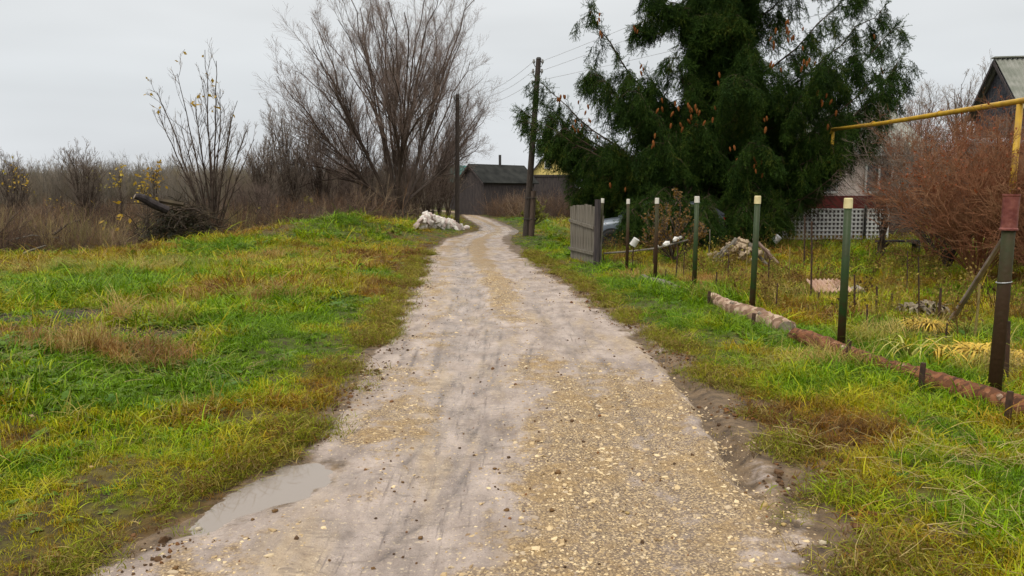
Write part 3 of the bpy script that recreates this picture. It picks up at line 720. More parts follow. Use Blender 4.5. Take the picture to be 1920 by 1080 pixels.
# ================================================================== POLES AND WIRES
m_pole = mat('tarred_pole_wood', (0.030, 0.022, 0.018), 0.8, 0.25, noise=(5, (0.070, 0.055, 0.045), (8, 8, 0.7)), bump=(30, 0.4))
m_pole2 = mat('brown_pole_wood', (0.06, 0.040, 0.030), 0.8, 0.25, noise=(5, (0.11, 0.08, 0.06), (8, 8, 0.7)), bump=(30, 0.4))
m_porc = mat('grey_porcelain', (0.25, 0.25, 0.24), 0.25, 0.5)
def utility_pole(label, b, top, r0, r1, m, stub, hooks):
    t = thing('utility_pole', label, 'utility pole', b, group='wooden utility poles along the lane')
    P = [lerp(b - np.array([0, 0, 0.3]), top, q) for q in np.linspace(0, 1, 9)]
    obj('shaft', tube(P, np.linspace(r0, r1, 9), 12), m, t, smooth=False)
    obj('top_cap', cyl(top - np.array([0, 0, 0.02]), top + np.array([0, 0, 0.05]), r1 * 1.15, r1 * 0.8, 10), m_iron, t)
    tips = []
    for dz, sx in hooks:
        q = lerp(b, top, 1 - dz / (top[2] - b[2]))
        e = q + np.array([sx, 0.0, 0.06])
        hk = obj('hook', tube([q, q + np.array([sx * 0.7, 0, -0.06]), e, e + np.array([0, 0, 0.05])], 0.018, 6), m_iron, t)
        obj('insulator', (lathe([(0.0, 0.14), (0.03, 0.14), (0.045, 0.11), (0.035, 0.085), (0.06, 0.06), (0.055, 0.02), (0.035, -0.02), (0, -0.02)], 10)[0] + e + np.array([0, 0, 0.03]), lathe([(0.0, 0.14)] * 8, 10)[1]), m_porc, hk)
        tips.append(e + np.array([0, 0, 0.1]))
    if stub:
        s0 = b + np.array([0.22, -0.05, -0.3]); s1 = lerp(b, top, 0.26) + np.array([0.19, -0.05, 0])
        sb = obj('stub', tube([s0, lerp(s0, s1, 0.5), s1], [0.13, 0.125, 0.11], 10), m_pole2, t)
        for q in (0.10, 0.22):
            c = lerp(b, top, q) + np.array([0.1, -0.02, 0])
            obj('wire_band', tube([c + np.array([0.27 * cos(a), 0.17 * sin(a), 0]) for a in np.linspace(0, 2 * pi, 17)], 0.014, 5, False), m_iron, t)
    return t, tips
b = G(985, 443); top = PD(1010, 110, b[1])
_, tipA = utility_pole('dark utility pole leaning right, with a stub at its foot, by the bend', b, top, 0.140, 0.100, m_pole, True, ((0.25, 0.17), (0.25, -0.17), (0.62, -0.17), (0.62, 0.17), (1.05, -0.16)))
b2 = G(857, 423); top2 = PD(858, 178, b2[1])
_, tipB = utility_pole('straight brown utility pole standing behind the white stone heap under the willow', b2, top2, 0.135, 0.105, m_pole, False, ((0.25, 0.17), (0.25, -0.17), (0.7, 0.17)))
m_wire = mat('aluminium_wire', (0.30, 0.30, 0.31), 0.5, 0.4)
def wire(label, a, c, sag, r=0.0065):
    P = [lerp(a, c, q) - np.array([0, 0, sag * 4 * q * (1 - q)]) for q in np.linspace(0, 1, 28)]
    o = link('power_line', mesh('power_line', *tube(P, r, 5, False), m_wire))
    return tag(o, label, 'power line')
far = np.array([12.6, -2.0, 7.6])
def thru(a, u, v, Y=27.6):   # straight on through a seen point, behind the spruce
    q = PD(u, v, Y); return a + (q - a) * 3.0
wire('uppermost power line from the leaning pole past the top of the spruce', tipA[0], thru(tipA[0], 1262, 2), 0.25)
wire('middle power line from the leaning pole across to the spruce', tipA[3], thru(tipA[3], 1306, 12), 0.25)
wire('lowest power line from the leaning pole across to the spruce', tipA[4], thru(tipA[4], 1316, 72), 0.2)
wire('upper power line running from the leaning pole to the brown pole', tipA[1], tipB[1], 0.45)
wire('middle power line between the leaning pole and the brown pole', tipA[2], tipB[0], 0.45)
wire('lowest power line between the leaning pole and the brown pole', tipA[4], tipB[2], 0.35)

# ================================================================== GAS PIPE
m_gas = mat('yellow_gas_pipe_paint', (0.50, 0.30, 0.012), 0.5, 0.4, noise=(5, (0.34, 0.19, 0.02)), bump=(30, 0.15))
g0 = PD(1561, 243, 23.0); g1 = PD(1916, 189, 12.9); g2 = g1 + (g1 - g0) * 0.9
gp = thing('gas_pipe', 'yellow gas pipe carried overhead on posts across the bushes', 'gas pipe', (g1[0], g1[1], 0))
obj('pipe', tube([g0, lerp(g0, g1, 0.4) + np.array([0, 0, -0.03]), g1, g2], 0.05, 14), m_gas, gp, True)
g0p, g1p = g0 + np.array([0.02, 0, 0]), g1 + np.array([0, 0.04, 0])
zl = PD(1558, 303, 23.0)[2]
obj('drop', tube([g0p + np.array([0, 0, -0.05]), np.array([g0p[0], g0p[1], zl + .08]), np.array([g0p[0], g0p[1] + .08, zl]), np.array([g0p[0], 29.98, zl])], 0.045, 12), m_gas, gp, True)
obj('post', tube([g1p + np.array([0, 0, -0.05]), np.array([g1p[0] - 0.05, g1p[1], 0.0])], 0.05, 12), m_gas, gp, True)
obj('elbow', tube([g0 + np.array([0.05, -0.15, 0]), g0, g0 + np.array([-0.02, 0.02, -0.12])], 0.058, 12), m_gas, gp, True)
for q in (0.33, 0.7):
    c = lerp(g0, g1, q); dd = unit(g1 - g0); obj('weld_ring', tube([c - dd * 0.015, c + dd * 0.015], 0.056, 14), m_gas, gp)

# ================================================================== BARE TREES AND BUSHES
m_bark = mat('dark_willow_bark', (0.030, 0.022, 0.015), 0.9, 0.15, noise=(6, (0.075, 0.058, 0.042)), bump=(18, 0.6))
m_limb = mat('brown_limb_bark', (0.045, 0.032, 0.024), 0.85, 0.15, noise=(4, (0.085, 0.062, 0.048)))
m_twig = mat('pinkish_brown_twigs', (0.235, 0.172, 0.142), 0.8, 0.2, noise=(0.6, (0.15, 0.112, 0.09)))
m_twig_red = mat('reddish_brown_twigs', (0.19, 0.068, 0.032), 0.8, 0.2, noise=(1.6, (0.25, 0.130, 0.066)))
m_twig_grey = mat('grey_brown_twigs', (0.15, 0.118, 0.094), 0.8, 0.2, noise=(1.0, (0.21, 0.165, 0.13)))
m_twig_tan = mat('tan_twigs', (0.25, 0.18, 0.12), 0.8, 0.2, noise=(0.5, (0.17, 0.125, 0.09)))
m_leafy = leaf_mat('yellow_leaves', ((0.0, (0.42, 0.26, 0.02)), (0.5, (0.50, 0.36, 0.05)), (1.0, (0.25, 0.28, 0.04))), 0.35, jitter=1.0)

def bare_tree(name, label, cat, base, ends, ctrl, trunk_r, limb_r, kids, seed, barkm, limbm, twigm, fork_h, group=None, sides=(7, 4, 3, 3), lrs=None, angs=None, ups=(0.08, 0.12, 0.14), min_r=0.004, leaves=None, part2='twigs', rr1=0.55, rr2=0.6, mains=0):
    """limbs run from the fork to given ends; three orders of twigs grow off them"""
    rng = np.random.default_rng(seed); base = np.asarray(base, float)
    t = thing(name, label, cat, base, group=group)
    ends = np.asarray(ends, float); ctrl = np.asarray(ctrl, float); B = len(ends)
    st = base + np.stack([rng.normal(0, trunk_r * 0.35, B), rng.normal(0, trunk_r * 0.35, B), fork_h * rng.uniform(0.55, 1.1, B)], 1)
    lr_ = limb_r * rng.uniform(0.75, 1.15, B)
    P, R, Ln = curve_limbs(st, ends, ctrl, lr_, 14, rng, 0.045 if mains else 0.02)
    if mains:      # the later limbs fork off the main stems
        R[:mains] *= 1.35
        for i in range(mains, B):
            j = int(np.argmin(np.linalg.norm(ends[:mains] - ends[i], axis=1))); a_ = int(rng.integers(2, 6)); q = P[j, a_]; tg = unit(P[j, a_ + 1] - P[j, a_]); dd_ = np.linalg.norm(ends[i] - q)
            p_, r_, l_ = curve_limbs(q[None], ends[i][None], (q + tg * dd_ * .45)[None], np.array([R[j, a_] * .8]), 14, rng, 0.045); P[i], R[i], Ln[i] = p_[0], r_[0], l_[0]
    geo = [tubes(P, R, sides[0])]
    if fork_h > 0.3:
        z = np.linspace(-0.3, fork_h, 7); rr = trunk_r * np.array([1.5, 1.25, 1.05, 0.98, 0.95, 0.98, 0.75])
        v, f = tube([base + np.array([0.04 * sin(q * 3), 0, q]) for q in z], rr, 14, True, 0.05, seed)
        obj('trunk', (v, f), barkm, t, True)
    lrs = lrs or ((0.28, 0.5), (0.3, 0.55), (0.3, 0.6)); angs = angs or ((0.3, 0.65), (0.35, 0.75), (0.35, 0.8))
    p, d, l, r = spawn(P, R, Ln, kids[0], rng, 0.18, 0.98, angs[0], lrs[0], rr1)
    P1, R1 = grow(p, d, l, np.maximum(r, min_r * 2), 7, rng, 0.13, ups[0])
    geo.append(tubes(P1, R1, sides[1]))
    lim = joinq(geo); obj('limbs', lim, limbm, t)
    p, d, l2, r = spawn(P1, R1, l, kids[1], rng, 0.2, 1.0, angs[1], lrs[1], rr2)
    P2, R2 = grow(p, d, l2, np.maximum(r, min_r * 1.4), 5, rng, 0.16, ups[1])
    geo = [tubes(P2, R2, sides[2])]; last = P2
    if kids[2]:
        p, d, l3, r = spawn(P2, R2, l2, kids[2], rng, 0.2, 1.0, angs[2], lrs[2], 0.6)
        P3, R3 = grow(p, d, np.maximum(l3, 0.12), np.full(len(p), min_r), 3, rng, 0.18, ups[2], 0.6)
        geo.append(tubes(P3, R3, sides[3])); last = P3
    obj(part2, joinq(geo), twigm, t)
    if leaves:
        nleaf, sz, lm, zmin = leaves
        tips = last.reshape(-1, 3); tips = tips[tips[:, 2] > zmin]
        sel = tips[rng.integers(0, len(tips), nleaf)]
        tag(obj('leaves', leaf_quads(sel, sz, rng), lm, t), kind='stuff')
    return t
def fan(base, n, Rx, Ry, Rz, el, rng, bulge=0.15, zf=0.0):
    """limb ends on a half ellipsoid over the base"""
    az = np.linspace(0, 2 * pi, n, endpoint=False) * 2.399 * n / (2 * pi) ; az = np.arange(n) * 2.39996 + rng.uniform(0, 6)
    e = np.arcsin(np.clip(rng.uniform(sin(el[0]), sin(el[1]), n), -1, 1))
    dirs = np.stack([np.cos(e) * np.cos(az) * Rx, np.cos(e) * np.sin(az) * Ry, np.sin(e) * Rz], 1) * rng.uniform(0.82, 1.03, (n, 1))
    ends = base + dirs + np.array([0, 0, zf]); ctrl = base + np.array([0, 0, zf]) + dirs * np.array([0.55 + bulge, 0.55 + bulge, 0.5 - bulge])
    return ends, ctrl

# the big willow
wb = on(*PZ(747, 431)[:2]); rng = np.random.default_rng(4); s38 = wb[1] / F
ends, ctrl = [], []
for uu, vv, dy in ((912, 225, 1.6), (850, 18, -0.8), (770, -6, 2.4), (735, 10, -1.8), (660, -8, -0.5), (575, 70, -1.2), (530, 205, -0.8), (780, 40, -3.6), (690, 30, 3.4), (900, 120, 1.0), (800, -12, 1.2), (705, 8, 0.8), (610, 12, 1.0), (542, 122, 0.6), (895, 262, 0.8), (872, 70, -0.4),
                   (905, 180, 2.6), (830, 50, 3.2), (600, 60, 3.0), (560, 150, 2.6), (860, 90, -3.0), (720, 60, -4.0), (640, 50, -3.0), (590, 130, -2.8), (880, 250, -2.4), (525, 260, 1.2), (820, 190, -4.2), (690, 170, -4.4), (505, 300, -1.0)):
    q = PD(uu, vv, wb[1] + dy + (8.5 if uu > 840 else 0)); ends.append(q)
    k = wb + np.array([0, 0, 0.6]); dd = q - k
    ctrl.append(k + dd * np.array([0.46, 0.46, 0.46]))
r9 = np.random.default_rng(9); E0 = list(ends)
for e_ in E0 + E0[:8]:
    q = wb + (e_ - wb) * r9.uniform(.72, 1.0) + r9.normal(0, .85, 3) * np.array([1, 1, .6]); q[2] = min(q[2], wb[2] + 11.0); q[0] = min(q[0], wb[0] + 3.9); q[1] = max(q[1], wb[1] + 2.6 * (q[0] - wb[0] - .6)); ends.append(q); ctrl.append(q)
bare_tree('willow_tree', 'tall bare willow with a fan of limbs beside the white stone heap', 'tree', wb, ends, ctrl, 0.34, 0.070, (9, 9, 7), 21, m_bark, m_limb, m_twig, 0.8, min_r=0.0036, lrs=((0.22, 0.45), (0.28, 0.5), (0.4, 0.8)), angs=((0.2, 0.5), (0.25, 0.6), (0.3, 0.75)), ups=(0.11, 0.09, 0.05), rr1=0.45, rr2=0.40, mains=12)

# the slim bare sapling on the left with a few last leaves
tb = G(400, 440); tb = on(tb[0] * 26 / tb[1], 26.0); ends, ctrl = [], []
for uu, vv, dy in ((288, 178, 0), (300, 215, .8), (340, 150, -.6), (378, 98, .2), (405, 120, -.8), (412, 172, .9), (446, 185, 0), (458, 235, -.5), (475, 262, .6), (330, 235, 1.0), (362, 175, -1.1), (430, 215, -1.2), (395, 160, 1.2), (318, 260, -1)):
    q = PD(uu, vv, 26 + dy); ends.append(q); dd = q - tb; ctrl.append(tb + dd * np.array([0.48, 0.5, 0.52]) + np.array([0.0, 0, 0.1]))
bare_tree('sapling_tree', 'slim bare many-stemmed tree with a few last leaves at its top behind the brush pile', 'tree', tb, ends, ctrl, 0.12, 0.042, (9, 4, 2), 8, m_limb, m_limb, m_twig_grey, 0.15, sides=(5, 3, 3, 3), min_r=0.0045, lrs=((0.16, 0.3), (0.3, 0.5), (0.3, 0.5)), angs=((0.25, 0.5), (0.3, 0.6), (0.3, 0.6)), leaves=(42, 0.16, m_leafy, PD(380, 205, 26)[2]))

# undergrowth trees left of the willow
for k, (u, v, Y, hgt, rad, lab) in enumerate((
        (600, 200, 40, 0, 1.9, 'bare shrubby tree with fine twigs growing just left of the big willow'),
        (545, 215, 37, 0, 1.7, 'leaning bare shrubby tree between the sapling and the willow'),
        (500, 262, 35, 0, 1.3, 'low bare shrubby tree right of the slim sapling'),
        (660, 180, 46, 0, 2.4, 'bare tree standing in the thicket behind the willow'),
        (800, 190, 50, 0, 2.6, 'bare tree behind the willow on the side of the lane'),
        (165, 272, 42, 0, 1.4, 'bare bush taller than the far thicket in the left field'),
        (30, 292, 48, 0, 1.6, 'bare bush with yellow leaves at the far left of the field'),
        (840, 262, 57, 0, 2.2, 'bare bush behind the brown utility pole'))):
    topz = PD(u, v, Y)[2]; bx_ = (u - 960) / F * Y
    bs = on(bx_, Y, -0.05); rg = np.random.default_rng(60 + k)
    n = 13; en, ct = fan(bs, n, rad, rad * 0.8, topz, (radians(48), radians(88)), rg, 0.0)
    bare_tree('shrubby_tree' if k not in (5, 6, 7) else 'bare_bush', lab, 'tree' if k not in (5, 6, 7) else 'bush', bs, en, ct, 0.15, 0.045, (10, 6, 3), 100 + k, m_bark, m_limb, m_twig if k in (0, 3, 4) else m_twig_grey, 0.15, sides=(5, 3, 3, 3), min_r=0.006,
              leaves=(40, 0.22, m_leafy, 1.5) if k == 6 else None)
def dup(src, loc, rz, sc_, label, group):
    r_ = src.copy(); COL.objects.link(r_); r_.location = tuple(float(c) for c in loc); r_.rotation_euler = (0, 0, rz); r_.scale = (sc_, sc_, sc_ * .95)
    r_['label'] = label; r_['group'] = group
    for ch in list(src.children):
        c_ = ch.copy(); COL.objects.link(c_); c_.parent = r_
    return r_
bpy.context.view_layer.update()
kinds = [o for o in COL.objects if o.name.startswith('shrubby_tree') and o.parent is None]
r7 = np.random.default_rng(77)
for k, (u, v, Y) in enumerate(((640, 262, 44), (690, 240, 47), (735, 225, 50), (780, 245, 46), (825, 262, 52), (612, 300, 40), (575, 290, 43), (540, 305, 38), (470, 315, 36), (440, 300, 39), (665, 300, 43), (715, 290, 45), (765, 300, 48), (505, 320, 34), (810, 300, 49))):
    src = kinds[k % len(kinds)]; x_ = (u - 960) / F * Y; tz = PD(u, v, Y)[2]
    h0 = max(c.bound_box[k2][2] for c in src.children for k2 in range(8))
    dup(src, on(x_, Y, -.05), r7.uniform(0, 6), tz / h0, 'bare shrubby tree in the brown thicket around and behind the willow', 'bare shrubby trees of the thicket')
# bare crowns on the right, beyond the gardens
for k, (u, v, Y, rad, lab) in enumerate(((1795, 108, 60, 2.3, 'tall bare round-crowned tree left of the dark wooden house'), (1716, 155, 66, 1.9, 'smaller bare tree between the spruce and the tall bare tree'), (1668, 190, 46, 1.5, 'bare reddish young tree just right of the spruce over the pipe'), (1850, 180, 70, 1.8, 'faint bare tree close to the edge of the dark gable'))):
    bs = np.array([(u - 960) / F * Y, Y, 0.0]); topz = PD(u, v, Y)[2]; rg = np.random.default_rng(80 + k)
    k2 = bs + np.array([0, 0, topz * 0.42]); en, ct = fan(k2, 12, rad, rad, topz * 0.58, (radians(15), radians(88)), rg, 0.05)
    tr = bare_tree('bare_tree', lab, 'tree', bs, en, ct, 0.2, 0.08, (10, 6, 3), 140 + k, m_limb, m_limb, m_twig_tan if k != 2 else m_twig, topz * 0.42, sides=(5, 3, 3, 3), min_r=0.008)

# garden bushes on the right
m_rust_leaf = leaf_mat('rusty_leaves', ((0.0, (0.20, 0.035, 0.012)), (0.5, (0.26, 0.07, 0.02)), (1.0, (0.16, 0.05, 0.02))), 0.3, jitter=1.0)
m_olive_leaf = leaf_mat('fading_olive_leaves', ((0.0, (0.085, 0.10, 0.012)), (0.55, (0.20, 0.17, 0.02)), (1.0, (0.17, 0.09, 0.018))), 0.3, jitter=1.0)
BUSH = (  # u of foot, Y, spread in metres, top v, stems, twig material, leaves, label
    (1752, 18.5, 1.75, 226, 34, m_twig_red, None, 'broad reddish-brown twiggy bush under the yellow gas pipe'),
    (1655, 20.0, 1.0, 240, 12, m_twig_grey, None, 'thin brownish bush between the spruce and the broad reddish bush'),
    (1835, 13.6, 1.75, 262, 40, m_twig_red, (900, 0.05, m_rust_leaf, 1.7), 'rust-coloured twiggy bush behind the slanting pole'),
    (1915, 15.5, 1.7, 240, 34, m_twig_red, (1500, 0.05, m_rust_leaf, 1.7), 'red-leaved twiggy bush around the yellow pipe post'),
    (1778, 16.0, 1.5, 262, 28, m_twig_grey, None, 'dense brown bush between the two reddest bushes'),
    (1800, 21.5, 2.2, 232, 30, m_twig_red, None, 'far reddish bush in front of the dark wooden house'),
    (1905, 19.5, 2.2, 246, 28, m_twig_grey, None, 'brown bush below the window of the dark wooden house'),
    (1958, 12.5, 1.5, 300, 26, m_twig_red, None, 'reddish bush at the right edge behind the thick fence post'))
for k, (u, Y, rad, tv, ns, tm, lv, lab) in enumerate(BUSH):
    bs = on((u - 960) / F * Y, Y); topz = PD(u, tv, Y)[2]; rg = np.random.default_rng(200 + k)
    en, ct = fan(bs, ns, rad, rad, topz, (radians(32 if u > 1660 else 50), radians(88)), rg, -0.05)
    bare_tree('twiggy_bush', lab, 'bush', bs, en, ct, 0.12, 0.018, (8, 6, 3) if u > 1660 else (8, 5, 3), 210 + k, m_limb, m_limb if tm is m_twig_grey else m_twig_red, tm, 0.12, group='bare garden bushes', sides=(4, 3, 3, 3), min_r=0.0035, lrs=((0.3, 0.65), (0.3, 0.6), (0.3, 0.6)), angs=((0.35, 0.9), (0.45, 1.0), (0.4, 1.0)), ups=(0.08, 0.05, 0.03), leaves=lv, rr1=0.6, rr2=0.5)
# currant bush with fading leaves by the fence and the yellow-green bush behind the pole
bs = G(1262, 492); rg = np.random.default_rng(33); topz = PD(1300, 372, bs[1])[2]
en, ct = fan(bs, 22, 0.85, 0.7, topz, (radians(25), radians(86)), rg)
bare_tree('currant_bush', 'loose garden bush with fading olive and yellow leaves behind the green fence posts', 'bush', bs, en, ct, 0.1, 0.014, (5, 4, 0), 34, m_limb, m_limb, m_twig_grey, 0.1, sides=(4, 3, 3, 3), min_r=0.004, leaves=(1700, 0.062, m_olive_leaf, 0.45))
bs = G(1003, 424); rg = np.random.default_rng(35)
m_yg_leaf = leaf_mat('yellow_green_leaves', ((0.0, (0.16, 0.19, 0.025)), (1.0, (0.26, 0.22, 0.03))), 0.35, jitter=1.0)
en, ct = fan(bs, 18, 0.85, 0.8, 1.55, (radians(25), radians(86)), rg)
bare_tree('leafy_bush', 'small yellow-green leafy bush behind the leaning utility pole', 'bush', bs, en, ct, 0.1, 0.016, (5, 4, 0), 36, m_limb, m_limb, m_twig_grey, 0.1, sides=(3, 3, 3, 3), min_r=0.005, leaves=(1500, 0.09, m_yg_leaf, 0.1))
# young trees with yellow leaves in the left field
for k, (u, v, Y, nl, lab) in enumerate(((295, 312, 34, 90, 'small sapling with orange-yellow leaves behind the dark log'), (232, 318, 40, 60, 'thin sapling with pale yellow leaves left of the log'), (190, 335, 45, 45, 'far sapling with yellow-green leaves in the left field'), (52, 335, 40, 45, 'yellow-leaved sapling near the left end of the field'), (583, 380, 36, 50, 'little yellow-leaved sapling in the dark thicket left of the willow'), (278, 350, 30, 60, 'low sapling with orange leaves just behind the brush pile'))):
    bs = on((u - 960) / F * Y, Y, -0.05); topz = PD(u, v - 14, Y)[2] - bs[2]; rg = np.random.default_rng(300 + k)
    en, ct = fan(bs, 5, 0.45, 0.45, topz, (radians(58), radians(88)), rg, 0)
    bare_tree('yellow_sapling', lab, 'sapling', bs, en, ct, 0.05, 0.018, (5, 3, 0), 310 + k, m_limb, m_limb, m_twig_grey, 0.1, group='yellow-leaved saplings in the field', sides=(4, 3, 3, 3), min_r=0.006, leaves=(nl, 0.15, m_leafy, topz * 0.6))

# ------------------------------------------------------------------ thickets (nobody could count them)
def bramble(seed, n, h, spread, r, up=0.0, k2=5, lean=0.9):
    rng = np.random.default_rng(seed)
    p = np.stack([rng.normal(0, spread * 0.3, n), rng.normal(0, spread * 0.3, n), np.zeros(n)], 1)
    d = unit(np.stack([rng.normal(0, lean, n), rng.normal(0, lean, n), np.ones(n)], 1))
    ln = h * rng.uniform(0.6, 1.2, n)
    P, R = grow(p, d, ln, np.full(n, r), 7, rng, 0.16, up)
    p, d, l2, r2 = spawn(P, R, ln, k2, rng, 0.2, 1, (0.4, 1.0), (0.25, 0.5), 0.7)
    P2, R2 = grow(p, d, l2, r2, 4, rng, 0.2, up)
    P2[:, :, 2] = np.maximum(P2[:, :, 2], 0.01); P[:, :, 2] = np.maximum(P[:, :, 2], 0.0)
    return joinq([tubes(P, R, 3), tubes(P2, R2, 3)])
m_bram = leaf_mat('brown_brush_stems', ((0.0, (0.045, 0.030, 0.022)), (0.35, (0.13, 0.095, 0.075)), (0.7, (0.17, 0.095, 0.050)), (1.0, (0.36, 0.28, 0.19))), 0.0, 0.85, jitter=0.9, spec=0.1, pos=0.4, val=0.35)
m_farw = leaf_mat('far_thicket_stems', ((0.0, (0.15, 0.14, 0.12)), (0.5, (0.22, 0.185, 0.15)), (1.0, (0.27, 0.225, 0.13))), 0.0, 0.85, jitter=0.9, spec=0.1, pos=0.08, val=0.3)  # distance haze is put into the paler, greyer stem colours
src_b = [source('bramble_%d' % i, bramble(400 + i, 26, 1.3, 1.7, 0.0095, 0.0, 7, 0.75), m_bram) for i in range(5)]
rng = np.random.default_rng(17); pts = []
n = 9000
Yc = 17 + (rng.random(n) ** 1.5) * 50; Xc = rng.uniform(-1, 0.04, n) * (0.72 * Yc + 3)
bxv = np.interp(Yc, [12, 19, 22, 25, 28, 33, 38, 44, 60, 70], [-10.2, -9.2, -8.6, -8.2, -7.4, -6.2, -5.8, -5.6, -6.3, -8.0])
front = 18.2 + (Xc + 13) * 0.62
ok = (Xc < bxv - 0.6) & (Yc > front) & (rng.random(n) < 0.34 + 0.22 * (Yc < 26) + .3 * np.exp(-((Xc + 8.5) / 3.5) ** 2 - ((Yc - 34) / 7) ** 2))
ok &= fbm(Xc * 0.22, Yc * 0.22, 77) > -0.12
uc = 960 + F * Xc / Yc; ok &= ~((uc > 225) & (uc < 455) & (Yc < 25.2))
Xc, Yc = Xc[ok], Yc[ok]; n = len(Xc)
near_w = np.exp(-((Xc - wb[0]) / 4.0) ** 2 - ((Yc - 40) / 8.0) ** 2)
sc_ = rng.uniform(0.45, 1.2, n) * (1 + 0.7 * fbm(Xc * .3, Yc * .3, 78)) * np.where(Yc < 26, 0.82, 1.0) + 0.95 * near_w
und = scatter('undergrowth', np.stack([Xc, Yc, surf(Xc, Yc) - 0.03], 1), up_rot(n, rng, 0.12), sc_, rng.integers(0, 5, n), src_b)
tag(und, 'tangled brown leafless undergrowth along the edge of the left field', 'undergrowth', kind='stuff')
m_reed = leaf_mat('pale_dry_reeds', ((0.0, (.22, .16, .07)), (.5, (.34, .26, .12)), (1.0, (.17, .17, .04))), .1, .8, jitter=1.0, val=.3)
src_r = [source('reed_%d' % i, bramble(450 + i, 22, 1.0, .5, .006, .08, 3, .25), m_reed) for i in range(2)]
n = 420; i_ = rng.integers(0, len(Xc), n); X2, Y2 = Xc[i_] + rng.normal(0, .8, n), Yc[i_] + rng.normal(0, .8, n); k = fbm(X2 * .3, Y2 * .3, 81) > -.05; X2, Y2 = X2[k], Y2[k]; n = len(X2)
tag(scatter('dry_reeds', np.stack([X2, Y2, surf(X2, Y2) - .02], 1), up_rot(n, rng, .12), rng.uniform(.6, 1.25, n), rng.integers(0, 2, n), src_r), 'pale dry stems standing among the brown undergrowth', 'dry stems', kind='stuff')
src_y = [source('yellow_spray_%d' % i, leaf_quads(np.random.default_rng(470 + i).normal(0, .22, (14, 3)), .13, np.random.default_rng(480 + i)), m_leafy) for i in range(2)]
n = 26; i_ = rng.integers(0, len(Xc), n); X2, Y2 = Xc[i_], Yc[i_]; k = (960 + F * X2 / Y2 < 700); X2, Y2 = X2[k], Y2[k]; n = len(X2)
tag(scatter('last_yellow_leaves', np.stack([X2, Y2, surf(X2, Y2) + rng.uniform(.4, 1.7, n)], 1), up_rot(n, rng, .6), rng.uniform(.5, 1.1, n), rng.integers(0, 2, n), src_y), 'last yellow leaves clinging on in the undergrowth', 'leaves', kind='stuff')
# brush in front of the barn
n = 170; q = rng.random(n); bp0, bp1 = PZ(880, 404), PZ(1075, 413)
P = bp0 + (bp1 - bp0) * q[:, None] + rng.normal(0, 1, (n, 3)) * np.array([0.5, 1.8, 0]); P[:, 1] = np.maximum(P[:, 1], 52)
P = P[np.abs(P[:, 0] - xc(P[:, 1])) > 1.9]; n = len(P); P[:, 2] = surf(P[:, 0], P[:, 1])
tag(scatter('roadside_brush', P, up_rot(n, rng, 0.1), rng.uniform(0.8, 1.6, n), rng.integers(0, 5, n), src_b), 'leafless brush growing in front of the dark barn and board fence', 'brush', kind='stuff')
# far thicket closing the field
def sapl(seed, h):
    rng = np.random.default_rng(seed)
    n = 7; p = np.stack([rng.normal(0, .5, n), rng.normal(0, .5, n), np.zeros(n)], 1); d = unit(np.stack([rng.normal(0, .14, n), rng.normal(0, .14, n), np.ones(n)], 1))
    ln = h * rng.uniform(.65, 1.1, n); P, R = grow(p, d, ln, np.full(n, 0.035), 7, rng, .05, .06, .25)
    p, d, l2, r2 = spawn(P, R, ln, 14, rng, .2, .98, (.25, .6), (.2, .4), .5); P2, R2 = grow(p, d, l2, r2, 4, rng, .1, .15)
    p, d, l3, r3 = spawn(P2, R2, l2, 4, rng, .2, 1, (.3, .7), (.3, .6), .7); P3, R3 = grow(p, d, l3, np.full(len(p), .010), 3, rng, .15, .1)
    return joinq([tubes(P, R, 4), tubes(P2, R2, 3), tubes(P3, R3, 3)])
src_f = [source('far_sapling_%d' % i, sapl(500 + i, 5.2), m_farw) for i in range(4)]
n = 1500
Yf = rng.uniform(72, 150, n); Xf = -rng.uniform(0.07, 0.86, n) * Yf
Yf2 = rng.uniform(105, 150, 300); Xf2 = rng.uniform(-0.15, 0.8, 300) * Yf2
Xf, Yf = np.concatenate([Xf, Xf2]), np.concatenate([Yf, Yf2])
ok = np.abs(Xf - xc(Yf)) > 4; Xf, Yf = Xf[ok], Yf[ok]; n = len(Xf)
tall = 0.72 + 0.25 * fbm(Xf * 0.05, Yf * 0.05, 71) + 0.10 * (Yf - 72) / 40
tag(scatter('far_thicket', np.stack([Xf, Yf, np.full(n, -0.2)], 1), up_rot(n, rng, 0.04), tall * rng.uniform(0.8, 1.2, n), rng.integers(0, 4, n), src_f), 'hazy leafless thicket closing off the far side of the field', 'thicket', kind='stuff')

# ================================================================== THE SPRUCE
def sprig(seed, ln, shoots, wide):
    """a hanging shoot along -Z with needles all round and a few side shoots"""
    rg = np.random.default_rng(seed); tri = []
    axes = [(np.zeros(3), np.array([0, 0, -1.0]), ln)]
    for _ in range(shoots):
        z = rg.uniform(0.05, 0.7) * ln; a = rg.uniform(0, 2 * pi); dd = unit(np.array([cos(a) * 0.8, sin(a) * 0.8, -rg.uniform(0.35, 0.9)]))
        axes.append((np.array([0, 0, -z]), dd, ln * rg.uniform(0.25, 0.45)))
    V, Fc = [], []
    for o, dd, l in axes:
        u, v_, _ = frame(dd); n = int(l / 0.0105)
        for i in range(n):
            p = o + dd * l * (i + rg.random()) / n; a = rg.uniform(0, 2 * pi); out_ = cos(a) * u + sin(a) * v_
            tip = p + (out_ * 0.75 + dd * 0.65) * wide * rg.uniform(0.7, 1.2); sd_ = unit(np.cross(tip - p, rg.normal(size=3))) * 0.0062
            k = len(V); V += [p - sd_, p + sd_, tip]; Fc.append((k, k + 1, k + 2))
        k = len(V); V += [o - u * 0.004, o + u * 0.004, o + dd * l]; Fc.append((k, k + 1, k + 2))
    return np.array(V), Fc
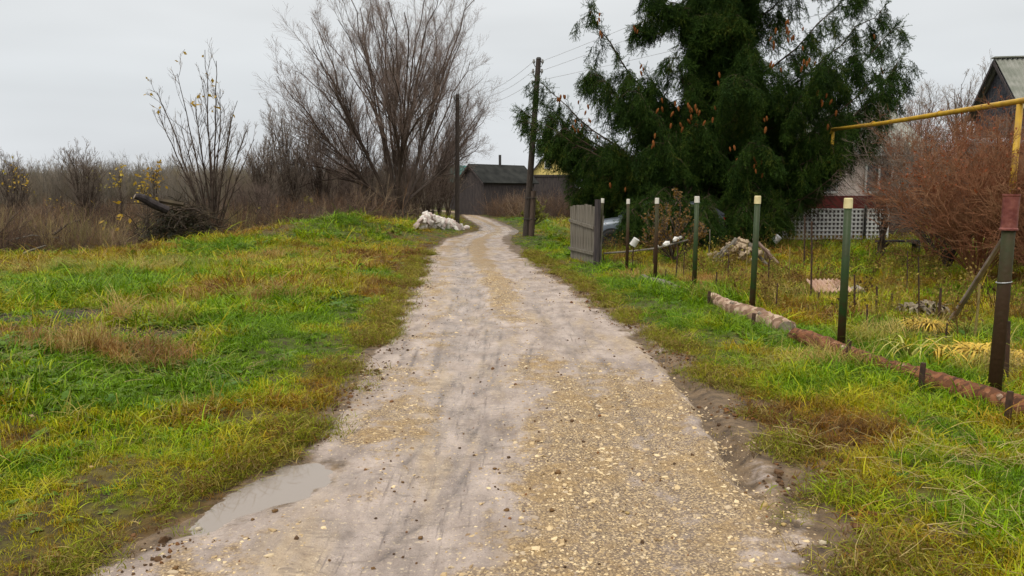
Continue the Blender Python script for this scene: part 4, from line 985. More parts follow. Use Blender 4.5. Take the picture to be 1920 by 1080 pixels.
m_needle = leaf_mat('spruce_needles', ((0.0, (0.012, 0.030, 0.005)), (0.45, (0.026, 0.056, 0.008)), (0.8, (0.044, 0.078, 0.010)), (1.0, (0.080, 0.088, 0.012))), 0.12, 0.65, jitter=0.9, spec=0.10, pos=0.7)
src_s = [source('spruce_sprig_%d' % i, sprig(600 + i, 0.38 + 0.08 * (i % 3), 4 + i % 3, 0.046), m_needle) for i in range(5)]
m_spbark = mat('spruce_bark', (0.045, 0.030, 0.020), 0.9, 0.15, noise=(8, (0.09, 0.065, 0.045)), bump=(20, 0.6))
SY = 26.0; sb = np.array([(1343 - 960) / F * SY, SY, 0.0]); sb = on(sb[0], sb[1])
spruce = thing('spruce_tree', 'huge dark green spruce with upswept drooping branches and clusters of brown cones behind the fence', 'tree', sb)
rng = np.random.default_rng(61)
zt = np.linspace(-0.3, 13.2, 14); obj('trunk', tube([sb + np.array([0.05 * sin(q), 0.04 * cos(q * 1.3), q]) for q in zt], np.linspace(0.34, 0.05, 14), 12, True, 0.04, 3), m_spbark, spruce, True)
prim = []   # primary branches as polylines
def pl(pts, dy):
    n = len(pts); P = []
    for i, (u, v) in enumerate(pts):
        f = i / (n - 1); P.append(PD(u, v, SY + dy * f))
    prim.append(np.array(P))
    for _ in range(2 if pts[0][1] >= 395 else 1 if pts[0][1] >= 355 else 0):
        du, dv, dy2 = rng.normal(0, 16), rng.normal(4, 14), dy + rng.normal(0, 1.3); sh = rng.uniform(.78, .97)
        P = []
        for i in range(n):
            f = i / (n - 1); u, v = (np.interp(f * sh * (n - 1), np.arange(n), [q[j] for q in pts]) for j in (0, 1))
            P.append(PD(u + du * f, v + dv * f, SY + dy2 * f))
        prim.append(np.array(P))
for pts, dy in (
    (((1340, 335), (1295, 275), (1212, 178), (1150, 95), (1106, 12)), -1.2),
    (((1346, -90), (1300, -8), (1245, 22), (1190, 50)), 0.8),
    (((1340, 360), (1245, 275), (1172, 195), (1116, 135)), 1.5),
    (((1340, 400), (1205, 315), (1100, 232), (1012, 152)), 3.0),
    (((1340, 420), (1180, 350), (1062, 285), (974, 204)), 4.0),
    (((1340, 415), (1210, 345), (1110, 290), (1020, 232)), 1.0),
    (((1340, 425), (1225, 380), (1140, 318), (1075, 262)), 2.4),
    (((1340, 430), (1225, 405), (1140, 380), (1078, 346)), 1.2),
    (((1335, 285), (1308, 232), (1285, 170), (1267, 96)), -2.0),
    (((1340, 320), (1275, 262), (1225, 215), (1190, 168)), -2.6),
    (((1345, 335), (1450, 262), (1560, 172), (1684, 45)), -0.8),
    (((1345, 285), (1452, 190), (1560, 100), (1664, 6)), 1.0),
    (((1345, 215), (1445, 128), (1530, 52), (1615, -32)), -1.0),
    (((1345, 375), (1480, 312), (1600, 232), (1690, 105)), 1.4),
    (((1345, 400), (1480, 362), (1575, 305), (1668, 205)), -1.8),
    (((1345, 420), (1450, 400), (1532, 355), (1590, 290)), -2.2),
    (((1345, 430), (1440, 425), (1510, 398), (1560, 360)), 1.0),
    (((1345, 345), (1470, 282), (1580, 205), (1660, 130)), -2.8),
    (((1345, 120), (1420, 40), (1500, -30), (1570, -110)), 0.6),
    (((1345, 30), (1410, -40), (1480, -95), (1540, -150)), -0.8),
    (((1345, 60), (1295, 20), (1262, 2), (1215, -15)), -1.0),
    (((1345, 160), (1310, 120), (1325, 60), (1335, 20)), -1.6)):
    pl(pts, dy)
for pts, dy in ((((1340, 330), (1290, 338), (1245, 355), (1215, 385)), -5.2), (((1340, 335), (1310, 345), (1280, 365), (1255, 400)), -5.6),
                (((1340, 340), (1335, 350), (1325, 372), (1315, 405)), -5.4), (((1345, 340), (1370, 350), (1390, 370), (1400, 398)), -5.0), (((1345, 345), (1395, 352), (1435, 366), (1465, 385)), -4.4),
                (((1340, 335), (1280, 345), (1220, 365), (1184, 396)), -4.9), (((1345, 345), (1395, 362), (1422, 388), (1432, 415)), -4.5),
                (((1345, 350), (1310, 362), (1295, 380), (1290, 408)), -4.6), (((1340, 345), (1280, 358), (1230, 372), (1195, 395)), -3.9)):
    pl(pts, dy)
for k in range(120):       # all round, lengths shrinking with height
    z0 = 1.5 + 11.2 * (k / 120.0) ** 1.15; az = k * 2.39996 + rng.uniform(-0.3, 0.3)
    L_ = (5.0 - 0.30 * z0) * rng.uniform(0.72, 1.05)
    if z0 > 4.2 and abs(cos(az)) > 0.35 : L_ *= 0.30 if z0 < 9 else 0.6
    if z0 > 4.6 and abs(cos(az)) <= 0.35: L_ *= 0.65
    rise = rng.uniform(0.28, 0.62) if z0 > 3 else rng.uniform(0.05, 0.35)
    f = np.linspace(0, 1, 5)[:, None]; h = np.array([cos(az), sin(az), 0])
    P = sb + np.array([0, 0, z0]) + h * L_ * f + np.array([0, 0, 1.0]) * L_ * (rise * f ** 1.7 - 0.22 * f * (1 - f) * 2)
    prim.append(P)
PP, LL = [], []
for P in prim:
    l = np.linalg.norm(np.diff(P, axis=0), axis=1).sum(); s0 = np.r_[0, np.cumsum(np.linalg.norm(np.diff(P, axis=0), axis=1))] / l
    q = np.linspace(0, 1, 12); P = np.stack([np.interp(q, s0, P[:, i]) for i in range(3)], 1); P[1:-1] += rng.normal(0, 0.035, (10, 3))
    PP.append(P); LL.append(l)
PP = np.array(PP); LL = np.array(LL); RR = (0.012 + 0.006 * LL)[:, None] * np.linspace(1, 0.18, 12)[None]
geo = [tubes(PP, RR, 6)]
# side branches, hanging as they go out
B = len(PP); kk = 44; bi = np.repeat(np.arange(B), kk); t = rng.uniform(0.10, 1.0, len(bi)); f = t * 11; i0 = np.minimum(f.astype(int), 10); fr = (f - i0)[:, None]
p = PP[bi, i0] * (1 - fr) + PP[bi, i0 + 1] * fr; dd = unit(PP[bi, i0 + 1] - PP[bi, i0])
sd_ = unit(np.cross(dd, np.array([0, 0, 1.0]))) * np.sign(rng.normal(size=len(bi)))[:, None]
d0 = unit(sd_ * rng.uniform(0.35, 1.0, (len(bi), 1)) + dd * 0.7 + np.array([0, 0, 0.05]))
ln = np.minimum(LL[bi] * 0.27, 1.3) * (1.15 - 0.78 * t) * rng.uniform(0.6, 1.2, len(bi)) + 0.20
P2, R2 = grow(p, d0, ln, np.full(len(bi), 0.009), 6, rng, 0.10, -0.34)
geo.append(tubes(P2[:, [0, 2, 5]], R2[:, [0, 2, 5]], 3))
obj('branches', joinq(geo), m_spbark, spruce)
# needle shoots: along the side branches they hang, at the tips they reach on
def along(P, k, rng, t0=0.05):
    B, n, _ = P.shape; bi = np.repeat(np.arange(B), k); f = rng.uniform(t0, 1, len(bi)) * (n - 1); i = np.minimum(f.astype(int), n - 2); fr = (f - i)[:, None]
    return P[bi, i] * (1 - fr) + P[bi, i + 1] * fr, unit(P[bi, i + 1] - P[bi, i]), f / (n - 1)
a, da, ta = along(P2, 10, rng); hang = np.array([0, 0, -1.0])
Da = unit(hang * rng.uniform(0.7, 1.7, (len(a), 1)) + da * 0.42 + rng.normal(0, 0.24, (len(a), 3)))
b_, db, tb_ = along(PP, 110, rng, 0.08)
upw = (tb_ > 0.72)[:, None]
Db = unit(np.where(upw, db * 0.9 + np.array([0, 0, 0.05]), hang * 0.5 + db * 0.35) + rng.normal(0, 0.55, (len(b_), 3)))
tipP, tipD = PP[:, -1], unit(PP[:, -1] - PP[:, -2])
P_ = np.concatenate([a, b_, tipP, P2[:, -1]]); D_ = np.concatenate([Da, Db, tipD, unit(P2[:, -1] - P2[:, -2] + np.array([0, 0, -0.05]))])
S_ = np.concatenate([rng.uniform(0.7, 1.5, len(a)), rng.uniform(0.55, 1.1, len(b_)), np.full(len(tipP), 1.1), rng.uniform(0.8, 1.2, len(P2))])
kp = P_[:, 2] > 0.55 + 0.5 * rng.random(len(P_)) + 0.85 * (P_[:, 0] > sb[0] + 1.7) * (P_[:, 1] < 30); fd_ = P_[:, 1] * cos(PITCH) - (P_[:, 2] - CAM_H) * sin(PITCH); up_ = 960 + F * P_[:, 0] / fd_; vp_ = 540 - F * (P_[:, 1] * sin(PITCH) + (P_[:, 2] - CAM_H) * cos(PITCH)) / fd_
kp &= ~((vp_ > 258 + (up_ - 1003) * 1.45 + 12 * rng.normal(size=len(P_))) & (up_ < 1110))      # the low left boughs end high above the yard
kp &= ~((up_ > 1490) & (vp_ > np.maximum(268, 268 + (1600 - up_) * 1.15) + 10 * rng.normal(size=len(P_))))
P_, D_, S_ = P_[kp], D_[kp], S_[kp]
cr = scatter('crown', P_, dir_rot(D_), S_, rng.integers(0, 5, len(P_)), src_s, parent=spruce); tag(cr, kind='stuff')
# cones hanging in clusters under the outer branches
m_cone = mat('brown_spruce_cones', (0.11, 0.036, 0.009), 0.8, 0.1, noise=(30, (0.19, 0.072, 0.018)))
cone = mesh('cone', *lathe([(0.0, 0.01), (0.022, -0.01), (0.036, -0.05), (0.038, -0.09), (0.030, -0.14), (0.012, -0.185), (0, -0.195)], 8), m_cone)
nc = 0
for (u, v, num, sp, Y) in ((1112, 40, 5, 16, 24.4), (1125, 70, 4, 14, 24.4), (1205, 138, 5, 16, 24.3), (1240, 195, 4, 20, 23.6), (1292, 210, 14, 26, 22.6), (1060, 190, 5, 14, 28.0), (1045, 182, 4, 12, 28.4), (1200, 55, 4, 12, 26.0), (1490, 75, 14, 34, 23.4), (1462, 65, 7, 16, 23.0), (1455, 110, 4, 12, 23.0), (1515, 118, 4, 12, 23.2),
                              (1105, 215, 6, 16, 25.6), (1085, 232, 6, 14, 26.0), (1175, 172, 3, 10, 25.2), (1420, 302, 10, 18, 21.6), (1432, 228, 4, 12, 21.8), (1545, 195, 9, 28, 22.4), (1300, 205, 5, 14, 22.2), (1220, 262, 4, 14, 22.0), (1650, 132, 4, 14, 25.2), (1640, 75, 3, 12, 25.4), (1350, 145, 3, 14, 23.6), (1150, 345, 3, 18, 22.6), (1330, 215, 4, 24, 22.0), (1370, 275, 4, 20, 21.6), (1270, 200, 4, 14, 22.3)):
    for _ in range(int(num * .8 + .5)):
        q = PD(u + rng.normal(0, sp * 0.55), v + rng.normal(0, sp * 0.7), Y + rng.normal(0, 0.25)) - np.array(spruce.location)
        link('cone', cone, spruce, q, (rng.normal(0, 0.2), rng.normal(0, 0.2), rng.uniform(0, 6)), np.full(3, rng.uniform(0.7, 1.0))); nc += 1

# ================================================================== CAR BEHIND THE GATE
m_carpaint = mat('blue_silver_car_paint', (0.10, 0.120, 0.145), 0.3, 0.5, metal=0.3)
m_rubber = mat('tyre_rubber', (0.012, 0.012, 0.012), 0.8, 0.3)
m_alloy = mat('alloy_wheel', (0.42, 0.42, 0.43), 0.3, 0.5, metal=0.7)
m_black = mat('black_plastic', (0.012, 0.012, 0.013), 0.5, 0.4)
m_lamp = mat('clear_lamp_glass', (0.70, 0.72, 0.74), 0.1, 0.6)
m_red = mat('red_lamp_glass', (0.35, 0.01, 0.01), 0.15, 0.6)
wc = PD(1151, 456, 22.3)
car = thing('parked_car', 'blue-silver hatchback parked behind the wooden gate under the spruce', 'car', on(wc[0] + 1.28, 23.15), radians(-4)); car['_local'] = 1
def loft(st):
    V, Fc, n = [], [], len(st[0])
    for s_ in st: V += list(s_)
    for i in range(len(st) - 1):
        for k in range(n): Fc.append((i * n + k, i * n + (k + 1) % n, (i + 1) * n + (k + 1) % n, (i + 1) * n + k))
    Fc += [tuple(range(n - 1, -1, -1)), tuple(range((len(st) - 1) * n, len(st) * n))]
    return np.array(V), Fc
st = []
for x_, w_, zb, zs, zt_ in ((-2.05, .58, .36, .52, .66), (-1.98, .70, .24, .62, .76), (-1.75, .80, .20, .72, .86), (-1.3, .85, .20, .78, .95), (-.85, .865, .20, .82, 1.0), (0, .87, .20, .86, 1.02), (1.0, .87, .20, .88, 1.04), (1.6, .85, .22, .9, 1.05), (1.92, .80, .28, .9, 1.04), (2.03, .72, .4, .8, .98)):
    st.append([(x_, -w_ * .9, zb), (x_, -w_, zb + .16), (x_, -w_ * 1.0, zs), (x_, -w_ * .95, zt_ - .05), (x_, -w_ * .86, zt_), (x_, w_ * .86, zt_), (x_, w_ * .95, zt_ - .05), (x_, w_, zs), (x_, w_, zb + .16), (x_, w_ * .9, zb)])
obj('body', loft(st), m_carpaint, car, True)
st = []
for x_, wb_, wt_, zt_ in ((-1.0, .74, .70, 1.02), (-.30, .78, .60, 1.44), (.1, .79, .60, 1.50), (.8, .79, .59, 1.50), (1.4, .77, .57, 1.43), (1.97, .74, .66, 1.05)):
    st.append([(x_, -wb_, 1.0), (x_, -wt_ - .03, zt_ - .05), (x_, -wt_ + .06, zt_), (x_, wt_ - .06, zt_), (x_, wt_ + .03, zt_ - .05), (x_, wb_, 1.0)])
obj('cabin', loft(st), m_carpaint, car, True)
def panel(name, q, m, th=0.012, parent=car):
    q = np.array(q, float); nrm = unit(np.cross(q[1] - q[0], q[2] - q[0])); n = len(q)
    Fc = [tuple(range(n)), tuple(range(2 * n - 1, n - 1, -1))] + [(i, i + n, (i + 1) % n + n, (i + 1) % n) for i in range(n)]
    return obj(name, (np.concatenate([q + nrm * th, q - nrm * th]), Fc), m, parent)
for sg in (-1, 1):
    panel('side_window', [(-.72, sg * .775, 1.04), (.30, sg * .80, 1.04), (.30, sg * .655, 1.41), (-.22, sg * .66, 1.38)], m_glass, 0.02)
    panel('side_window', [(.38, sg * .80, 1.04), (1.45, sg * .785, 1.06), (1.22, sg * .645, 1.39), (.38, sg * .655, 1.41)], m_glass, 0.02)
    dr = panel('door', [(-.80, sg * .872, .30), (.33, sg * .878, .30), (.33, sg * .874, .96), (-.75, sg * .866, .95)], m_carpaint, 0.006)
    obj('handle', box((.18, sg * .895, .88), (.16, .03, .03)), m_black, dr)
    mi = obj('mirror', (rock(5, (.07, .10, .07), 0.03, 2)[0] + np.array([-.68, sg * .98, 1.08]), rock(5, (1, 1, 1), 0, 2)[1]), m_carpaint, car, True)
    panel('headlight', [(-2.0, sg * .45, .62), (-1.86, sg * .76, .66), (-1.78, sg * .78, .80), (-1.93, sg * .50, .74)], m_lamp, 0.02)
    panel('tail_light', [(2.04, sg * .60, .78), (1.94, sg * .79, .78), (1.92, sg * .76, 1.02), (2.02, sg * .60, 1.0)], m_red, 0.02)
panel('windscreen', [(-.98, -.66, 1.06), (-.98, .66, 1.06), (-.36, .55, 1.42), (-.36, -.55, 1.42)], m_glass, 0.03)
panel('rear_window', [(1.95, -.62, 1.09), (1.95, .62, 1.09), (1.46, .52, 1.41), (1.46, -.52, 1.41)], m_glass, 0.03)
obj('bumper', loft([[(-2.08, -.55, .30), (-2.08, -.55, .52), (-2.0, -.55, .52), (-2.0, -.55, .30)], [(-2.1, 0, .28), (-2.1, 0, .54), (-2.0, 0, .54), (-2.0, 0, .28)], [(-2.08, .55, .30), (-2.08, .55, .52), (-2.0, .55, .52), (-2.0, .55, .30)]]), m_black, car)
ty = lathe([(.20, -.09), (.28, -.10), (.315, -.08), (.325, -.03), (.325, .03), (.315, .08), (.28, .10), (.20, .09), (.20, -.09)], 28, 'y')
for sx in (-1.28, 1.30):
    for sg in (-1, 1):
        obj('wheel_arch', (lathe([(0, -.03), (.375, -.03), (.375, .03), (0, .03)], 28, 'y')[0] + np.array([sx, sg * .862, .33]), lathe([(0, 0)] * 4, 28, 'y')[1]), m_black, car)
        wh = obj('wheel', (ty[0] + np.array([sx, sg * .84, .325]), ty[1]), m_rubber, car, True)
        g = [(lathe([(.19, -.02), (.215, -.02), (.215, .02), (.19, .02), (.19, -.02)], 28, 'y')[0], lathe([(0, 0)] * 5, 28, 'y')[1]), (lathe([(0, -.03), (.05, -.03), (.05, .03), (0, .03)], 12, 'y')[0], lathe([(0, 0)] * 4, 12, 'y')[1])]
        for k in range(5):
            a_ = pi / 2 + k * 2 * pi / 5; R_ = np.array([[cos(a_), 0, -sin(a_)], [0, 1, 0], [sin(a_), 0, cos(a_)]]); bx_ = box((0.12, 0, 0), (.17, .035, .055)); g.append((bx_[0] @ R_.T, bx_[1]))
        v, f_ = join(g); obj('rim', (v + np.array([sx, sg * .945, .325]), f_), m_alloy, wh)

# ================================================================== GATE, POSTS, FENCE
m_greyboard = mat('weathered_grey_boards', (0.10, 0.088, 0.070), 0.85, 0.2, noise=(4, (0.21, 0.19, 0.155), (9, 9, 0.6)), bump=(20, 0.4))
a0, a1 = G(1070, 486), G(1116, 498)
gt = thing('plank_gate', 'weathered grey plank gate leaf standing open at the roadside in front of the car', 'gate', a0)
gd = a1 - a0; gl = np.linalg.norm(gd[:2]); ga = math.atan2(gd[1], gd[0]); npk = 9; nr = np.array([sin(ga), -cos(ga), 0]) * -1
if nr @ (np.array([0, 0, 0]) - a0) < 0: nr = -nr
for i in range(npk):
    p = lerp(a0, a1, (i + 0.5) / npk); h = 1.36 + 0.03 * RNG.normal() - 0.02 * abs(i - 4)
    bx_ = box((0, 0, 0), (gl / npk - 0.016, 0.022, h), rotz(ga)); 
    link('plank', mesh('plank', *bx_, m_greyboard), gt, p - a0 + np.array([0, 0, h / 2 + 0.03]) + nr * 0.008 * RNG.normal(), (0, RNG.normal(0, 0.012), 0))
for zz0, zz1 in ((0.98, 0.86), (0.28, 0.27)):
    v, f_ = box(((a0 + a1) / 2) + np.array([0, 0, (zz0 + zz1) / 2]) + nr * 0.045, (gl, 0.035, 0.07), rotz(ga)); v = v + np.outer(((v - a0) @ (gd / np.linalg.norm(gd)) / gl - 0.5), [0, 0, zz1 - zz0])
    obj('rail', (v, f_), m_greyboard, gt)
gp_ = G(1118, 499)
tag(obj('gate_post', cyl(gp_ - np.array([0, 0, 0.2]), gp_ + np.array([0.02, 0, 1.50]), 0.075, 0.07, 8), m_oldwood), 'dark wooden gate post at the near end of the grey plank gate', 'post')
q = G(1126, 497); tag(obj('stake', tube([q - np.array([0, 0, .1]), q + np.array([.01, 0, .6]), q + np.array([0.05, 0, 1.12])], 0.022, 6), m_greyboard), 'pale grey stick upright between the gate post and the first green post', 'stake')
q = G(1182, 470)
m_green = mat('green_post_paint', (0.012, 0.050, 0.010), 0.5, 0.3, noise=(3.5, (0.035, 0.038, 0.012)), bump=(25, 0.2))
m_rustg = mat('rusty_green_post_paint', (0.016, 0.034, 0.008), 0.65, 0.25, noise=(2.5, (0.050, 0.030, 0.012)), bump=(25, 0.3))
m_cap = mat('cream_cap_plastic', (0.66, 0.58, 0.32), 0.55, 0.3, noise=(9, (0.50, 0.42, 0.20)))
m_capw = mat('white_cap_plastic', (0.62, 0.60, 0.54), 0.55, 0.3, noise=(9, (0.48, 0.44, 0.36)))
m_tin = mat('rusty_red_tin', (0.10, 0.016, 0.012), 0.55, 0.4, noise=(14, (0.22, 0.07, 0.05)), bump=(30, 0.3))
for m_, hz in ((m_green, .40), (m_rustg, .95)):
    t_n = m_.node_tree; b_n = t_n.nodes['Principled BSDF']; old = b_n.inputs['Base Color'].links[0].from_socket
    co = t_n.nodes.new('ShaderNodeTexCoord'); sx_ = t_n.nodes.new('ShaderNodeSeparateXYZ'); no_ = t_n.nodes.new('ShaderNodeTexNoise'); no_.inputs['Scale'].default_value = 9; no_.inputs['Detail'].default_value = 6
    ad_ = t_n.nodes.new('ShaderNodeMath'); ad_.operation = 'MULTIPLY_ADD'; ad_.inputs[1].default_value = 1.5; mr_ = t_n.nodes.new('ShaderNodeMapRange'); mr_.inputs['From Min'].default_value = hz + .95; mr_.inputs['From Max'].default_value = hz + .55
    mx_ = t_n.nodes.new('ShaderNodeMix'); mx_.data_type = 'RGBA'; mx_.inputs['B'].default_value = (.040, .021, .009, 1)
    for p_, q_ in ((co.outputs['Object'], sx_.inputs[0]), (co.outputs['Object'], no_.inputs['Vector']), (no_.outputs['Fac'], ad_.inputs[0]), (sx_.outputs['Z'], ad_.inputs[2]), (ad_.outputs[0], mr_.inputs[0]), (mr_.outputs[0], mx_.inputs['Factor']), (old, mx_.inputs['A']), (mx_.outputs['Result'], b_n.inputs['Base Color'])): t_n.links.new(p_, q_)
posts = [(1130, 372, 1123, 496, 0.035, m_rustg, m_capw, 'green fence post with a white cap next to the plank gate'),
         (1178, 373, 1175, 508, 0.033, m_rustg, m_capw, 'rusty green fence post with a small battered cap in front of the car wheel'),
         (1232, 371, 1228, 528, 0.034, m_rustg, m_capw, 'green fence post with a white cap, third from the gate'),
         (1307, 368, 1301, 545, 0.037, m_green, m_capw, 'green fence post with a white cap rising by the yellowish garden bush'),
         (1421, 367, 1409, 590, 0.038, m_green, m_cap, 'green fence post with a cream cap in front of the stone pile'),
         (1591, 371, 1576, 655, 0.038, m_green, m_cap, 'green fence post with a cream cap in front of the lattice fence'),
         (1905, 366, 1863, 745, 0.047, m_rustg, m_tin, 'thick rusty green fence post topped by a red tin at the right edge')]
for i, (ut, vt, ub, vb, r_, m_, cm_, lab) in enumerate(posts):
    b0 = G(ub, vb); tp = PD(ut, vt, b0[1])
    if i == 6: tp = PD(1897, 364, b0[1])
    t = thing('fence_post', lab, 'fence post', b0, group='green fence posts with caps along the garden')
    k = unit(tp - b0); ch = (0.105 if i < 6 else 0.27) * (1.0 if i not in (4, 5) else 1.0)
    mid = lerp(b0, tp, 0.5) + np.array([0.004, 0, 0])
    obj('shaft', tube([b0 - k * 0.25, mid, tp - k * 0.02], [r_ * 1.05, r_, r_ * 0.98], 16), m_, t, True)
    cr_ = r_ * (1.15 if i < 6 else 1.2)
    c0 = tp - k * ch
    if i < 6: obj('cap', tube([c0, c0 + k * ch * 0.25, c0 + k * ch * 0.9, tp], [cr_, cr_ * 1.0, cr_ * 0.97, cr_ * 0.84], 16), cm_, t)
    else:
        cp = obj('cap', tube([c0, c0 + k * 0.012, c0 + k * 0.02, c0 + k * 0.13, c0 + k * 0.25, c0 + k * 0.258, tp], np.array([1.12, 1.12, 1.0, .97, 1.0, 1.08, 1.08]) * cr_, 18), cm_, t)
        w0 = lerp(b0, tp, 0.575); obj('wire_tie', tube([w0 + (r_ + 0.004) * np.array([cos(a), sin(a), 0.12 * cos(a)]) for a in np.linspace(0, 2 * pi, 17)], 0.004, 5, False), m_zinc, t)

# thin stakes in the garden
m_stake = mat('dark_rusty_rod', (0.030, 0.018, 0.012), 0.8, 0.3, noise=(20, (0.075, 0.038, 0.022)))
m_stakey = mat('yellowish_cane', (0.24, 0.19, 0.06), 0.7, 0.3, noise=(12, (0.17, 0.13, 0.05)))
for (ub, vb, ut, vt, r_, y_, lab) in (
    (1441, 545, 1443, 482, .011, 0, 'thin dark stake just right of the cream-capped post by the stone pile'), (1454, 590, 1458, 531, .010, 0, 'thin dark stake above the cut end of the bleached log'),
    (1508, 508, 1509, 405, .016, 0, 'tall dark stake before the left part of the lattice fence'), (1521, 560, 1522, 415, .014, 0, 'tall dark stake standing at the left edge of the corrugated sheet'), (1534, 568, 1536, 548, .012, 0, 'very short dark stake in front of the corrugated sheet'),
    (1602, 578, 1602, 515, .013, 0, 'dark stake just right of the cream-capped post, by the broken slate lump'), (1586, 596, 1589, 545, .012, 0, 'dark stake half hidden behind the cream-capped post before the lattice'), (1643, 590, 1644, 533, .015, 0, 'knee-high dark stake with nothing beside it, right of the broken slate lump'),
    (1625, 624, 1626, 571, .011, 0, 'dark stake nearest the pine log, between the cream-capped post and yellow mound'), (1671, 581, 1672, 550, .014, 0, 'short thick dark stake left of the dark withered plants'), (1652, 571, 1654, 557, .014, 0, 'stubby dark stake, the shortest of the three near the broken slate lump'),
    (1760, 603, 1764, 540, .016, 0, 'dark stake beside the dark withered plants, above the smaller yellow mound'), (1724, 595, 1722, 482, .009, 0, 'tall very thin stake rising between the two dark withered plants'), (1774, 652, 1776, 606, .010, 0, 'thin short stake directly under the foot of the slanting pole'),
    (1886, 720, 1891, 602, .018, 0, 'thick dark stake just right of the thick rusty fence post'), (1879, 690, 1883, 640, .012, 0, 'thin stake hidden close behind the thick rusty fence post'), (1343, 548, 1344, 510, .013, 0, 'dark stake in weeds above the far end of the bleached log'), (1329, 566, 1330, 548, .014, 0, 'stubby stake touching the far end of the bleached log'),
    (1267, 526, 1271, 463, .014, 0, 'dark stake under the garden bush, left of the thinner one'), (1246, 524, 1249, 505, .012, 0, 'very short stake behind the thin grey log'), (1281, 523, 1284, 472, .010, 0, 'thinner stake under the garden bush, left of the green post'), (1365, 530, 1367, 470, .010, 0, 'thin dark stake before the left side of the stone pile'), (1700, 560, 1702, 470, .009, 0, 'very thin stake in front of the low dark bench'),
    (1480, 538, 1481, 463, .009, 1, 'thin yellowish cane upright in the grass right of the stone pile'), (1826, 640, 1837, 533, .013, 1, 'yellowish cane leaning near the slanting pole'), (1398, 520, 1401, 455, .010, 1, 'thin yellow cane in front of the pale stone pile'), (1328, 488, 1331, 430, .013, 2, 'pale grey stick standing left of the stone pile')):
    b0 = G(ub, vb); tp = PD(ut, vt, b0[1]); mid = lerp(b0, tp, 0.55) + RNG.normal(0, 0.006, 3)
    o = obj('garden_stake', tube([b0 - np.array([0, 0, .1]), mid, tp], [r_ * 1.1, r_, r_ * .9], 6), (m_stake, m_stakey, m_greyboard)[y_])
    tag(o, lab or 'thin dark rusty stake standing upright in the overgrown garden', 'stake', 'thin stakes in the garden')
# slanting pole leaning on the thick post
b0, tp = G(1776, 612), PD(1886, 440, 6.75)
o = obj('slanting_pole', tube([b0, lerp(b0, tp, .35) + np.array([.01, 0, .012]), lerp(b0, tp, .7) + np.array([-.005, 0, -.012]), tp], [.032, .027, .025, .02], 8, True, .05, 4), mat('grey_dead_wood', (0.17, 0.125, 0.11), 0.85, 0.2, noise=(6, (0.27, 0.22, 0.19)), bump=(25, .4)))
tag(o, 'grey dead pole leaning slantwise against the thick rusty fence post', 'pole')

# logs edging the garden
def bark_nodes(m, cols, scale):
    t = m.node_tree; b = t.nodes['Principled BSDF']; co = t.nodes.new('ShaderNodeTexCoord')
    vo = t.nodes.new('ShaderNodeTexVoronoi'); vo.inputs['Scale'].default_value = scale; vo.inputs['Randomness'].default_value = 1.0
    nn = t.nodes.new('ShaderNodeTexNoise'); nn.inputs['Scale'].default_value = scale * .4; nn.inputs['Detail'].default_value = 6
    mx = t.nodes.new('ShaderNodeMix'); mx.data_type = 'VECTOR'; mx.inputs['Factor'].default_value = 0.2
    t.links.new(co.outputs['Object'], mx.inputs['A']); t.links.new(nn.outputs['Color'], mx.inputs['B']); t.links.new(co.outputs['Object'], nn.inputs['Vector']); t.links.new(mx.outputs['Result'], vo.inputs['Vector'])
    r = t.nodes.new('ShaderNodeValToRGB'); els = r.color_ramp.elements
    for i, (p, c) in enumerate(cols):
        q = els[i] if i < 2 else els.new(p)
        q.position = p; q.color = (*c, 1)
    sp = t.nodes.new('ShaderNodeSeparateColor'); t.links.new(vo.outputs['Color'], sp.inputs[0])
    ad = t.nodes.new('ShaderNodeMath'); ad.operation = 'MULTIPLY_ADD'; ad.inputs[1].default_value = 0.55
    t.links.new(sp.outputs[0], ad.inputs[0]); m2 = t.nodes.new('ShaderNodeMath'); m2.operation = 'MULTIPLY'; m2.inputs[1].default_value = 0.5; t.links.new(nn.outputs['Fac'], m2.inputs[0]); t.links.new(m2.outputs[0], ad.inputs[2])
    t.links.new(ad.outputs[0], r.inputs[0]); t.links.new(r.outputs[0], b.inputs['Base Color'])
    bp = t.nodes.new('ShaderNodeBump'); bp.inputs['Strength'].default_value = .9; bp.inputs['Distance'].default_value = .015; t.links.new(ad.outputs[0], bp.inputs['Height']); t.links.new(bp.outputs[0], b.inputs['Normal'])
    return m
m_pine = bark_nodes(mat('scaly_pine_bark', (0.2, 0.08, 0.04), 0.85, 0.2), ((0.12, (0.045, 0.020, 0.012)), (0.42, (0.10, 0.040, 0.018)), (0.75, (0.20, 0.080, 0.036)), (1.0, (0.33, 0.22, 0.14))), 24)
m_oldlog = bark_nodes(mat('bleached_peeling_bark', (0.3, 0.24, 0.2), 0.85, 0.2), ((0.1, (0.075, 0.045, 0.028)), (0.4, (0.21, 0.125, 0.08)), (0.7, (0.37, 0.26, 0.185)), (1.0, (0.54, 0.44, 0.33))), 14)
m_cut = mat('cut_log_end', (0.17, 0.13, 0.10), 0.85, 0.2, noise=(20, (0.30, 0.25, 0.19)))
